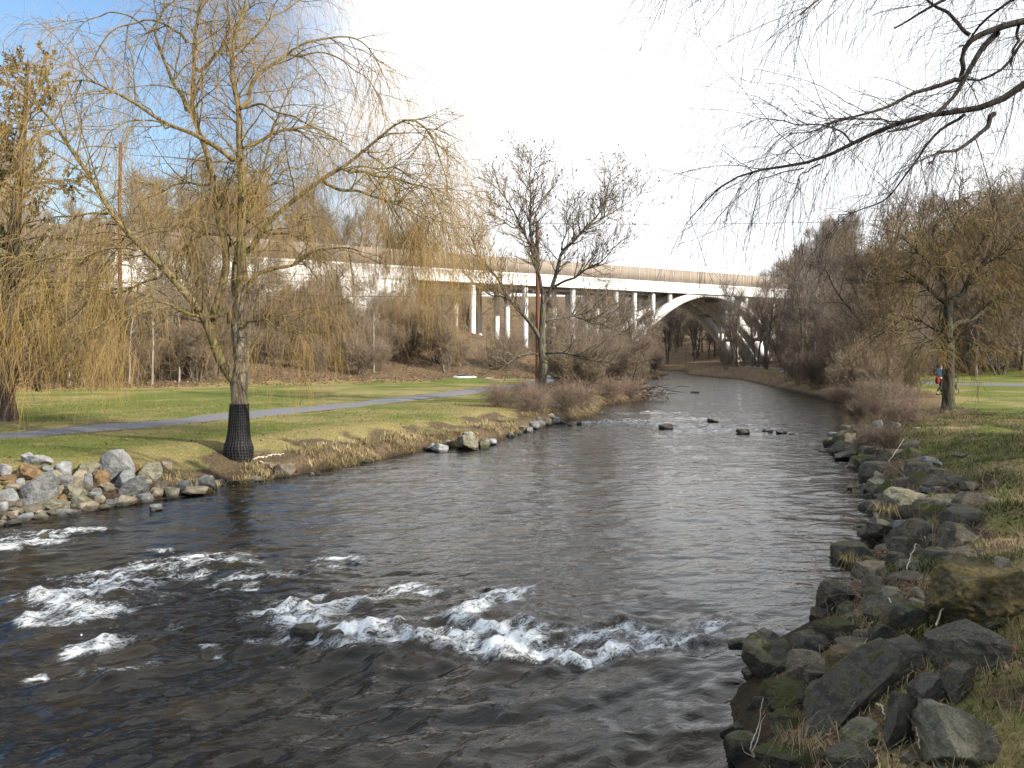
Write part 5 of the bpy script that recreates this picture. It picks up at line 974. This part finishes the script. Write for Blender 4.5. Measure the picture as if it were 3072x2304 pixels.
# ------------------------------------------------------------------ grass, dead leaves and stems (nobody could count them)
def grassmat(name, c0, c1, c2):
    m, t, b = mat(name, rough=.75, spec=.2); q = NT(t); i_ = q.island(); n_ = q.noise(.9, 4, .6, q.pos())
    q.l(q.mix(q.step(n_, .4, .65), q.mix(i_, c0, c1), q.mix(i_, c1, c2)), b.inputs['Base Color']); M[name] = m; return m
def blades(P, ln, lean, wid, r, droop=.9, dirs=None):
    """narrow two-part blades bending outward"""
    n = len(P); a = r.uniform(0, 6.283, n); o_ = np.stack([np.cos(a), np.sin(a), 0*a], -1) if dirs is None else dirs
    s_ = np.stack([-o_[:, 1], o_[:, 0], 0*a], -1)*wid[:, None]*.5; up = np.array((0, 0, 1.))
    l_ = ln[:, None]; k = lean[:, None]
    m_ = P+up*l_*.55+o_*l_*.30*k; t_ = m_+up*l_*(.42-.45*k*droop)+o_*l_*.42*k
    V = np.stack([P-s_, P+s_, m_-s_*.75, m_+s_*.75, t_], 1).reshape(-1, 3); i = np.arange(n)[:, None]*5
    return V, np.concatenate([i+np.array([[0, 1, 3]]), i+np.array([[0, 3, 2]]), i+np.array([[2, 3, 4]])])
rg = np.random.default_rng(5)
def on_ground(x, y, dz=-.015): return np.stack([x, y, ground(x, y)+dz], -1)
def tufts(cent, per, spread, lo, hi, r):
    n = len(cent)*per; c = np.repeat(cent, per, 0); a = r.uniform(0, 6.283, n); d = spread*np.sqrt(r.random(n)); x = c[:, 0]+d*np.cos(a); y = c[:, 1]+d*np.sin(a)
    hs = np.repeat(r.uniform(.55, 1, len(cent)), per); return on_ground(x, y), r.uniform(lo, hi, n)*hs, r.uniform(.3, 1.5, n), np.stack([np.cos(a), np.sin(a), 0*a], -1)
grassmat('dry_tuft_grass', (.15, .125, .05), (.32, .25, .125), (.45, .365, .205)); grassmat('rough_green_grass', (.045, .062, .014), (.10, .115, .032), (.21, .185, .075)); grassmat('lawn_grass', (.085, .115, .022), (.15, .175, .04), (.26, .23, .085))
# tan tufts along the lip of the grassy bank
c = resamp(LBA[11:26], .09); c = c+rg.normal(size=c.shape)*.14; nrm_ = []
T = unit(np.gradient(c, axis=0)); out_n = np.stack([-T[:, 1], T[:, 0]], -1)
cen_ = np.concatenate([c+out_n*(rg.uniform(.15, 1.0, len(c))[:, None])+rg.normal(size=c.shape)*.1 for _ in range(3)]); cen_ = cen_[~inriver(cen_[:, 0], cen_[:, 1])]
keep = vnoise(cen_[:, 0]*.8, cen_[:, 1]*.8, 0, 55)+.4*vnoise(cen_[:, 0]*2.6, cen_[:, 1]*2.6, 0, 56) > -.08; cen_ = cen_[keep]
P, l_, le, dr_ = tufts(cen_, 30, .17, .12, .36, rg); V, Fc = blades(P, l_, le, rg.uniform(.008, .016, len(P)), rg, 1.2, dr_)
tag(link('dry_grass', np_mesh('dry_grass', V, Fc, M['dry_tuft_grass'], None, False)), kind='stuff')
# mown lawn: short scattered blades that break up the turf
def area(n, box, ok):
    x = rg.uniform(box[0], box[1], n); y = rg.uniform(box[2], box[3], n); k = ok(x, y); return x[k], y[k]
def nearpath(x, y, P, w_): return dseg(x, y, P[::4]) < w_
x, y = area(260000, (-28, 6, 15, 44), lambda x, y: (~inriver(x, y)) & (dseg(x, y, LBA) > .7) & (dseg(x, y, LBA) < dseg(x, y, RBA)) & (np.abs(x/y) < .68) & ~nearpath(x, y, LPATH, 1.25))
k = rg.random(len(x)) < .75; x, y = x[k], y[k]
V, Fc = blades(on_ground(x, y), rg.uniform(.03, .075, len(x)), rg.uniform(.3, 1.3, len(x)), rg.uniform(.006, .014, len(x)), rg)
tag(link('lawn_grass', np_mesh('lawn_grass', V, Fc, M['lawn_grass'], None, False)), kind='stuff')
# long unkempt grass on the photographer's side
x, y = area(1000000, (1.5, 22, 3.2, 33), lambda x, y: (~inriver(x, y)) & (dseg(x, y, RBA) > .9+.5*vnoise(x*1.3, y*1.3, 0, 61)) & (x/y < .66) & (x/y > .1))
dr__ = dseg(x, y, RBA); dens = smooth(.5, 1.9, dr__+.7*vnoise(x*.9, y*.9, 0, 62))*np.interp(y, [3, 8, 14, 33], [.75, 1., .7, .28])*smooth(-.7, -.1, vnoise(x*.6, y*.6, 0, 63)+.35*smooth(3, 5, dr__))
corner = smooth(7.2, 5.6, y)*.85; k = rg.random(len(x)) < dens*(1-corner); x, y, dr__ = x[k], y[k], dr__[k]
lng = np.interp(dr__, [1, 3.5, 7, 12], [.20, .17, .09, .05])*np.interp(y, [4, 8, 30], [.75, .9, .9])
lump = .6+.8*smooth(-.3, .6, vnoise(x*1.9, y*1.9, 0, 64)); V, Fc = blades(on_ground(x, y), lng*lump*rg.uniform(.6, 1.2, len(x)), rg.uniform(.5, 1.9, len(x)), rg.uniform(.005, .012, len(x)), rg, 1.1)
tag(link('rough_grass', np_mesh('rough_grass', V, Fc, M['rough_green_grass'], None, False)), kind='stuff')
# dry straw among the rocks
x, y = area(150000, (.8, 16, 3.2, 30), lambda x, y: (~inriver(x, y)) & (dseg(x, y, RBA) > .25) & (dseg(x, y, RBA) < 5.5) & ((vnoise(x*1.1, y*1.1, 0, 66) > .02) | (y < 7.2)) & (x/y < .66))
V, Fc = blades(on_ground(x, y), rg.uniform(.08, .26, len(x)), rg.uniform(.8, 2.0, len(x)), rg.uniform(.003, .007, len(x)), rg, 1.3)
grassmat('straw', (.13, .095, .045), (.25, .19, .10), (.36, .28, .155)); tag(link('dry_straw_grass', np_mesh('dry_straw_grass', V, Fc, M['straw'], None, False)), kind='stuff')
# dead leaves: curled, brown and orange
def leaves(name, x, y, s0, s1, mm, dz=.012):
    n = len(x); P = on_ground(x, y, dz); a = rg.uniform(0, 6.283, n); e = rg.uniform(-.6, .6, n); s = rg.uniform(s0, s1, n)[:, None]
    u = np.stack([np.cos(a), np.sin(a), e], -1); v = unit(np.cross(u, np.array((0, 0, 1.))+.5*rg.normal(size=(n, 3)))); w_ = np.cross(unit(u), v)
    V = np.stack([P-u*s, P+v*s*.55+w_*s*.35, P+u*s, P-v*s*.55+w_*s*.3, P-w_*s*.0], 1).reshape(-1, 3); i = np.arange(n)[:, None]*5
    tag(link(name, np_mesh(name, V, np.concatenate([i+np.array([[0, 4, 1]]), i+np.array([[4, 2, 1]]), i+np.array([[0, 3, 4]]), i+np.array([[4, 3, 2]])]), mm, None, False)), kind='stuff')
m, t, b = mat('dead_leaf', rough=.75, spec=.2); q = NT(t); q.l(q.ramp(q.island(), [(0, (.05, .03, .02)), (.4, (.13, .075, .045)), (.75, (.24, .13, .07)), (1, (.33, .22, .14))]), b.inputs['Base Color']); M['leaf'] = m
x, y = area(5200, (-26, 4, 15, 42), lambda x, y: (~inriver(x, y)) & (dseg(x, y, LBA) < dseg(x, y, RBA)) & (np.abs(x/y) < .66) & (vnoise(x*.5, y*.5, 0, 73) > -.2)); leaves('lawn_leaves', x, y, .02, .05, M['leaf'], .03)
x, y = area(46000, (.5, 17, 3.2, 31), lambda x, y: (~inriver(x, y)) & (dseg(x, y, RBA) > .15) & (vnoise(x*.9, y*.9, 0, 71)+.35*vnoise(x*3, y*3, 0, 72) > .06+.10*(dseg(x, y, RBA) > 4.5)-.4*(y < 6.6)) & (x/y < .66) & (dseg(x, y, RBA) < 7))
leaves('fallen_leaves', x, y, .018, .05, M['leaf'])
x, y = area(60000, (-55, 30, 46, 120), lambda x, y: (~inriver(x, y)) & (dseg(x, y, LBA) < dseg(x, y, RBA)) & (((y-125)*.8-(x+10.6)*.6 > -44) | ((y > 52) & (dseg(x, y, LBA) < 8))) & (np.abs(x/y) < .66))
leaves('leaf_litter', x, y, .06, .14, M['leaf'], .03)
# fine brushwood covering the floor of the woods
def brush(name, n, box, ok, mm, lo=.5, hi=1.6, rad=.007):
    x, y = area(n, box, ok); n = len(x); P0 = on_ground(x, y, -.05); d = rg.normal(size=(n, 3))*np.array((.55, .55, .2))+np.array((0, 0, 1))
    P = grow(P0, d, rg.uniform(lo, hi, n), 5, (0, 0, -.3), .16, rg); R_ = taper(np.full(n, rad), np.full(n, rad*.5), 5)
    b, dd, rd, u, i = sprout(P, R_, n*3, .25, 1., (25, 60), rg, np.ones(n)); Q = grow(b, dd, rg.uniform(.2, .6, n*3), 3, (0, 0, 0), .15, rg)
    tag(Geo().tubes(P, R_, 3).tubes(Q, taper(np.full(n*3, rad*.6), np.full(n*3, rad*.35), 3), 3).build(name, mm), kind='stuff')
brush('undergrowth', 9000, (-60, 14, 46, 128), lambda x, y: (~inriver(x, y)) & (dseg(x, y, LBA) < dseg(x, y, RBA)) & ((y-125)*.8-(x+10.6)*.6 > -40) & ((y-125)*.8-(x+10.6)*.6 < -1) & (np.abs(x/y) < .66), M['twig_ochre'])
brush('undergrowth', 9000, (16, 95, 45, 140), lambda x, y: (~inriver(x, y)) & (dseg(x, y, LBA) > dseg(x, y, RBA)) & ((dseg(x, y, RBA) < 4.5) | (dseg(x, y, RBA) > 27+(y-70)*.22)) & (np.abs(x/y) < .66), M['twig_brown'], .5, 1.8, .009)
brush('undergrowth', 1800, (0, 27, 38, 126), lambda x, y: (~inriver(x, y)) & (dseg(x, y, LBA) < dseg(x, y, RBA)) & (dseg(x, y, LBA) < 6) & (dseg(x, y, LBA) > .2) & (x/y > -.012), M['twig_red'], .3, 1.1, .007)
brush('weeds', 3000, (1.2, 16, 4.2, 38), lambda x, y: (~inriver(x, y)) & (dseg(x, y, RBA) < 4.2) & (dseg(x, y, RBA) > .2) & (vnoise(x*.8, y*.8, 0, 81) > .1) & (x/y < .66), M['twig_red'], .15, .7, .0032)

# ------------------------------------------------------------------ sticks, litter, driftwood, manhole
m, t, b = mat('bleached_wood', rough=.8); q = NT(t); n_ = q.noise(9, 5, .6, q.pos()); q.l(q.mix(n_, (.30, .24, .17), (.56, .49, .39)), b.inputs['Base Color']); M['bleach'] = m
def stick(pts, r0, r1, label, mm='bleach', name='stick', group=None):
    P = limb_curve(pts, 22); P[1:-1] += r0*.5*rg.normal(size=P[1:-1].shape); g = Geo().tubes(P, np.linspace(r0, r1, 22), 7); return g, P, (name, label, mm, group)
def put(g, meta): return tag(g.build(meta[0], [M[meta[2]]]), meta[1], 'stick', meta[3])
p = hit(*C3(60, 1640), False); p = hit(757, 745); e = lambda px, py, d: wpt(px, py, d)
g, P, mt = stick([e(754, 757, 6.1), e(750, 745, 6.1), e(755, 735, 6.15), e(759, 725, 6.2), e(760.5, 712, 6.2), e(763, 698, 6.25)], .007, .003, 'pale forked bare stem standing at the water edge in the bottom corner')
g.tubes(limb_curve([e(752, 752, 6.1), e(757, 742, 6.1), e(760, 730, 6.15), e(761, 722, 6.2), e(766, 714, 6.2)]), np.linspace(.006, .0025, 26), 7); g.tubes(limb_curve([e(754, 757, 6.1), e(744, 752, 6.1), e(741, 742, 6.1)]), np.linspace(.004, .002, 26), 6); put(g, mt)
a = hit(*C2(1095, 1430)); b_ = hit(*C2(1210, 1590)); g, P, mt = stick([a+(0, 0, .16), (a+b_)/2+(0, 0, .2), b_+(0, 0, .05)], .016, .012, 'bare white stick lying on the rocks of the near bank'); put(g, mt)
a = hit(*C2(775, 675)); b_ = a+np.array((.55, .25, .62)); g, P, mt = stick([a, (a+b_)/2, b_], .012, .008, 'straight pale stem leaning out of the brambles'); put(g, mt)
for (x0, y0), (x1, y1), h_, lb in ((C3(740, 370), C3(1090, 300), .12, 'dead grey branch lying over the leaf litter behind the notched boulder'), (C3(745, 490), C3(880, 410), .10, 'thick pale branch end beside the notched boulder'), (C3(1320, 230), C3(1450, 110), .25, 'dead branch propped against the craggy boulder'),
    (C3(1110, 400), C3(1290, 620), .12, 'thin orange stem lying across the broad shadowy stone'), (C3(1540, 680), C3(1800, 460), .25, 'arching dead stem in front of the flat-topped boulder'), (C3(1740, 590), C3(2000, 420), .25, 'arching straw-coloured stem under the craggy boulder'), (C3(1090, 1240), C3(1180, 1440), .1, 'thin grey stem leaning on the small split stone'), (C3(1360, 1460), C3(1420, 1620), .12, 'pale broken stem at the bottom edge of the photo'),
    ((252, 460), (266, 457), .02, 'short weathered board half buried by the willow'), ((260, 463), (275, 468), .03, 'broken branch on the bare soil below the willow'), ((262, 458), (284, 455), .03, 'thin branch on the bare soil beside the willow')):
    a, b_ = hit(x0, y0), hit(x1, y1); a[2] += h_*.5; b_[2] += h_*.7; g, P, mt = stick([a, (a+b_)/2+np.array((0, 0, h_*.8)), b_], .009 if y0 > 480 else .03, .004 if y0 > 480 else .015, lb); put(g, mt)
# tangle of twigs heaped behind the notched boulder
def tangle(name, label, c, n, rx, ry, rz, lo, hi, rad, mm, cat):
    a = rg.normal(size=(n, 3))*np.array((rx, ry, rz))*.5+c; a[:, 2] = np.maximum(a[:, 2], c[2]-.05); d = rg.normal(size=(n, 3))*np.array((1, 1, .35)); P = grow(a, d, rg.uniform(lo, hi, n), 6, (0, 0, -.2), .12, rg)
    o = Geo().tubes(P, taper(rg.uniform(.4, 1, n)*rad, np.full(n, rad*.25), 6), 5).build(name, [M[mm]]); return tag(o, label, cat)
tangle('driftwood', 'heap of driftwood and roots washed against the thicket bank', hit(637, 398)+np.array((0, .3, .35)), 150, 2.4, 1.4, .7, .5, 2.0, .05, 'bark', 'driftwood')
tangle('brush_pile', 'low tangle of dead twigs and straw behind the notched boulder', hit(*C3(1010, 340))+np.array((0, 0, .05)), 160, .55, .4, .08, .15, .6, .005, 'twig_ochre', 'twigs')
tangle('brush_pile', 'pale brushwood heap at the wood edge by the right photo border', hit(1015, 366)+np.array((0, 0, .3)), 900, 5., 3., 1.2, 1., 3.2, .03, 'twig_grey', 'twigs')
tangle('brush_pile', 'dark ring of dead shoots round the foot of the mossy willow', np.array((mx_, my_, gz(mx_, my_)+.06)), 260, 1.3, 1.1, .18, .2, .7, .008, 'twig_brown', 'twigs')
# grass heads on rocks
for (px, py), mm, lb, s in ((C2(775, 1250), 'dry_tuft_grass', 'tuft of straw-coloured grass hanging over the flat pale stone', 1.), (C3(510, 1520), 'straw', 'orange dead grass tuft on the mossy boulder at the bottom edge', .8), (C3(905, 75), 'dry_tuft_grass', 'tan grass tuft at the tip of the inlet point', .8)):
    h_ = hit(px, py+6); n = 150; c_ = h_+np.array((0, 0, .22 if s > .9 else .04)); a = rg.uniform(0, 6.283, n); P = c_+np.stack([np.cos(a), np.sin(a), 0*a], -1)*(.10*np.sqrt(rg.random(n)))[:, None]
    V, Fc = blades(P, rg.uniform(.12, .36, n)*s, rg.uniform(.5, 2.4, n), rg.uniform(.003, .006, n), rg, 1.5, np.stack([np.cos(a), np.sin(a), 0*a], -1)); tag(link('grass_tuft', np_mesh('grass_tuft', V, Fc, M[mm], None, False)), lb, 'grass tuft')
m, t, b = mat('white_plastic', (.72, .75, .78), .35, .5); b.inputs['Transmission Weight'].default_value = .15; M['plastic'] = m
def sheet(label, px, py, sx, sy, dz, yaw, name='plastic_bag', cat='litter'):
    c_ = hit(px, py)+np.array((0, 0, dz)); n = 22; u, v = np.meshgrid(np.linspace(-1, 1, n), np.linspace(-1, 1, n)); z = .16*fbm(u*1.6, v*1.6, 0, 4, 14)+.10*u*v; z *= sx
    x = u*sx*(1+.25*fbm(u*2+9, v*2, 0, 3, 3)); y = v*sy*(1+.3*fbm(u*2, v*2+5, 0, 3, 5)); ca, sa = math.cos(yaw), math.sin(yaw); V = np.stack([x*ca-y*sa, x*sa+y*ca, z], -1).reshape(-1, 3); i = np.arange(n-1)[None]; j = np.arange(n-1)[:, None]*n
    o = link(name, np_mesh(name, V, np.stack([i+j, i+j+1, i+j+n+1, i+j+n], -1).reshape(-1, 4), M['plastic']), None, tuple(c_)); md = o.modifiers.new('t', 'SOLIDIFY'); md.thickness = .004; return tag(o, label, cat)
sheet('crumpled white plastic scrap lying among the dark rocks', 978, 668, .10, .045, .10, -.35); sheet('small white scrap on the orange leaf litter near the mossy willow', 917, 429, .13, .05, .03, .2)
m, t, b = mat('big_leaf', rough=.8); q = NT(t); q.l(q.mix(q.noise(30, 4, .6, q.obj()), (.14, .055, .025), (.26, .12, .06)), b.inputs['Base Color'])
o = sheet('large rust-brown dead leaf beside the flat-topped boulder', 1010, 661, .075, .06, .10, .6, 'dead_leaf', 'leaf'); o.data.materials[0] = m
# manhole chamber on its grassy mound
mp_ = hit(465, 381); mh = link('manhole', None, None, (mp_[0], mp_[1], mp_[2])); tag(mh, 'low white concrete manhole with a dark lid on the lawn at the hill foot', 'manhole')
def lathe(pr, S=28): 
    a = np.arange(S)/S*6.28319; pr = np.array(pr); V = np.stack([pr[:, None, 0]*np.cos(a), pr[:, None, 0]*np.sin(a), np.repeat(pr[:, 1:2], S, 1)], -1).reshape(-1, 3); i = np.arange(len(pr)-1)[:, None]*S; j = np.arange(S)[None]; j2 = (j+1) % S
    return Geo().add(V, np.stack([i+j, i+j2, i+S+j2, i+S+j], -1).reshape(-1, 4))
lathe([(1.05, -.4), (1.05, .38), (1.0, .43), (.72, .43), (.72, .40)]).build('concrete_ring', [M['conc']], mh, False); m, t, b = mat('cast_iron', (.03, .03, .032), .5); lathe([(.71, .36), (.71, .50), (.66, .53), (.2, .53), (.18, .545), (0.001, .545)]).build('lid', [m], mh, False)
md_ = lathe([(3.6, -.25), (2.9, .02), (2.0, .20), (1.3, .30), (1.0, .32), (.001, .32)], 40); V = md_.V[0]; V[:, 2] += .04*fbm(V[:, 0], V[:, 1], 0, 3, 2); mo = md_.build('grass_mound', [M['turf']]); mo.location = (mp_[0], mp_[1], mp_[2]-.02); tag(mo, kind='structure')
a_ = hit(488, 381); rock(489, 379, 9, 4, 'tan_stone', 'flat tan stone on the lawn beside the manhole', n=5)

# ------------------------------------------------------------------ the walker behind the mossy willow
def skin(name, pts, edges, mm, parent, sub_=2, root=0):
    me = bpy.data.meshes.new(name); me.from_pydata([p[:3] for p in pts], edges, []); me.materials.append(mm); o = link(name, me, parent)
    o.modifiers.new('skin', 'SKIN').use_smooth_shade = True
    for v, p in zip(me.skin_vertices[0].data, pts): v.radius = (p[3], p[4] if len(p) > 4 else p[3])
    me.skin_vertices[0].data[root].use_root = True; s_ = o.modifiers.new('sub', 'SUBSURF'); s_.levels = s_.render_levels = sub_; return o
pd = 47.; pxw = (939.6-512)/F*pd; wk = link('person', None, None, (pxw, pd, gz(pxw, pd)-.01)); wk.rotation_euler = (0, 0, R(8)); tag(wk, 'person in a light blue top and dark trousers walking behind the mossy willow trunk', 'person')
sk, _, b = mat('skin', (.55, .33, .24), .55); jk, t, b = mat('blue_jacket', rough=.8); q = NT(t); q.l(q.mix(q.noise(9, 4, .6, q.obj()), (.12, .28, .55), (.22, .42, .68)), b.inputs['Base Color']); tr, _, b = mat('dark_trousers', (.035, .03, .032), .85); hr, _, b = mat('grey_hair', (.22, .19, .165), .8); rd_, _, b = mat('red_cloth', (.27, .015, .022), .8); bl, _, b = mat('black_rubber', (.015, .015, .016), .6)
pts = [(0, 0, .94, .13, .10), (.02, 0, 1.18, .125, .10), (.05, 0, 1.38, .145, .10), (.075, 0, 1.50, .06), (.10, 0, 1.60, .085, .075), (.105, 0, 1.70, .085, .08)]; ed = [(0, 1), (1, 2), (2, 3), (3, 4), (4, 5)]
def chain(start, ps):
    k = start
    for p in ps: pts.append(p); ed.append((k, len(pts)-1)); k = len(pts)-1
    return k
for s in (-1, 1):
    k = chain(2, [(.05, .17*s, 1.42, .065), (.12, .23*s, 1.17, .048), (.36, .20*s, 1.06, .036), (.42, .19*s, 1.05, .03)])
    for j in range(4): chain(k, [(.455, (.165+.018*j)*s, 1.06, .010), (.475, (.165+.018*j)*s, 1.035-.003*j, .009), (.455, (.165+.018*j)*s, 1.015, .008)])
    chain(k, [(.42, (.155)*s, 1.03, .011), (.445, .15*s, 1.01, .009)])
    if s > 0: chain(0, [(.02, .10, .86, .095), (.17, .10, .50, .065), (.20, .10, .12, .045), (.22, .10, .05, .045), (.36, .10, .04, .04)])
    else: chain(0, [(0, -.10, .86, .095), (.02, -.10, .50, .065), (-.22, -.10, .17, .045), (-.22, -.10, .09, .045), (-.10, -.10, .04, .04)])
skin('body', pts, ed, sk, wk)
jp = [(0, 0, .90, .165, .13), (.02, 0, 1.18, .15, .125), (.05, 0, 1.38, .165, .125), (.07, 0, 1.47, .09)]; je = [(0, 1), (1, 2), (2, 3)]
for s in (-1, 1):
    n_ = len(jp); jp += [(.05, .18*s, 1.42, .082), (.12, .235*s, 1.17, .064), (.35, .202*s, 1.062, .047)]; je += [(2, n_), (n_, n_+1), (n_+1, n_+2)]
skin('jacket', jp, je, jk, wk)
skin('trousers', [(0, 0, .92, .15, .12), (.02, .10, .85, .11), (.17, .10, .50, .083), (.20, .10, .13, .068), (0, -.10, .85, .11), (.02, -.10, .50, .083), (-.21, -.10, .20, .066)], [(0, 1), (1, 2), (2, 3), (0, 4), (4, 5), (5, 6)], tr, wk)
skin('hair', [(.07, 0, 1.735, .095, .09), (.03, 0, 1.67, .06, .075)], [(0, 1)], hr, wk)
for s in (-1, 1):
    g = Geo().add(v1*.012+np.array((.185, .032*s, 1.655)), f1); g.build('eye', [bl], wk); g = Geo().add(v1*np.array((.018, .008, .03))+np.array((.10, .088*s, 1.64)), f1); g.build('ear', [sk], wk)
    x_, y_ = ((.27, .10), (-.17, -.10))[s < 0]; g = Geo().add(V0*np.array((.145, .052, .05))+np.array((x_, y_, .05)), F0); g.build('shoe', [bl], wk)
g = Geo().add(v1*np.array((.022, .014, .02))+np.array((.192, 0, 1.625)), f1); g.build('nose', [sk], wk)
g = Geo().add(v1*np.array((.006, .025, .006))+np.array((.182, 0, 1.582)), f1); m, _, b = mat('lips', (.35, .13, .11), .5); g.build('mouth', [m], wk)
bgp = link('shoulder_bag', None, None, (pxw-.19, pd-.12, wk.location.z+.62)); tag(bgp, 'red bag hanging at the back of the walker in blue', 'bag'); V, Fc = ICO[4]; Vb = np.sign(V)*np.abs(V)**.6*np.array((.085, .13, .19))+np.array((0, 0, .2)); Geo().add(Vb, Fc).build('pouch', [rd_], bgp); Geo().tubes(limb_curve([(.0, .1, .38), (.12, .14, .62), (.26, .14, .80), (.3, .05, .84)]), np.full(26, .014), 6).build('strap', [rd_], bgp)
ct = link('pushcart', None, None, (pxw+.60, pd+.06, wk.location.z+.01)); ct.rotation_euler = (0, 0, R(8)); tag(ct, 'black pushcart with small spoked wheels, half hidden by the mossy willow trunk', 'cart')
A = np.linspace(0, 6.28319, 25)
for x_, y_, r_ in ((.40, 0, .17), (-.02, .24, .15), (-.02, -.24, .15)):
    wl = Geo().tubes(np.stack([x_+r_*np.cos(A), np.full(25, y_), r_+.02+r_*np.sin(A)], -1), np.full(25, .022), 8).build('wheel', [bl], ct); g = Geo()
    for a in np.arange(8)/8*6.28: g.tubes(np.array([(x_, y_, r_+.02), (x_+r_*.5*math.cos(a), y_, r_+.02+r_*.5*math.sin(a)), (x_+r_*.97*math.cos(a), y_, r_+.02+r_*.97*math.sin(a))]), np.full(3, .005), 5)
    g.build('spokes', [M['steel']], wl)
g = Geo()
for s in (-1, 1): g.tubes(limb_curve([(.02, .17*s, 1.03), (.12, .2*s, .8), (.3, .14*s, .42), (.40, .05*s, .19)]), np.full(26, .013), 7); g.tubes(limb_curve([(.14, .2*s, .72), (.05, .24*s, .4), (-.02, .24*s, .17)]), np.full(26, .012), 7); g.tubes(limb_curve([(.28, .15*s, .48), (.34, .2*s, .8), (.38, .2*s, .98)]), np.full(26, .012), 7)
g.build('frame', [bl], ct); Geo().tubes(limb_curve([(.02, -.2, 1.03), (0, -.1, 1.05), (0, .1, 1.05), (.02, .2, 1.03)]), np.full(26, .019), 8).build('handle', [bl], ct)
Geo().add(np.sign(V)*np.abs(V)**.55*np.array((.16, .2, .17))+np.array((.2, 0, .55)), Fc).build('seat', [bl], ct)
hd = V.copy(); hd = hd*np.array((.2, .22, .14)); hd[:, 2] = np.maximum(hd[:, 2], -.02); Geo().add(hd+np.array((.32, 0, .98)), Fc).build('hood', [bl], ct)

# ------------------------------------------------------------------ droplets thrown up by the white water
xs = rg.uniform(-10.5, 4.5, 60000); ys = rg.uniform(7, 13.5, 60000); f_, a_ = foamfield(xs, ys); k = rg.random(len(xs)) < np.clip(f_-.42, 0, 1)**1.3*.16
xs, ys, f_ = xs[k], ys[k], f_[k]; n = len(xs); zz = .03+.26*f_*rg.random(n)**2.2; rad_ = rg.uniform(.003, .010, n)
V = (np.stack([xs, ys, zz], -1)[:, None]+v1[None]*rad_[:, None, None]*rg.uniform(.6, 1.5, (n, 1, 3))).reshape(-1, 3); m, t, b = mat('spray_drop', (.78, .82, .84), .3, .5)
tag(link('spray', np_mesh('spray', V, (f1[None]+np.arange(n)[:, None, None]*len(v1)).reshape(-1, 3), m)), kind='stuff')
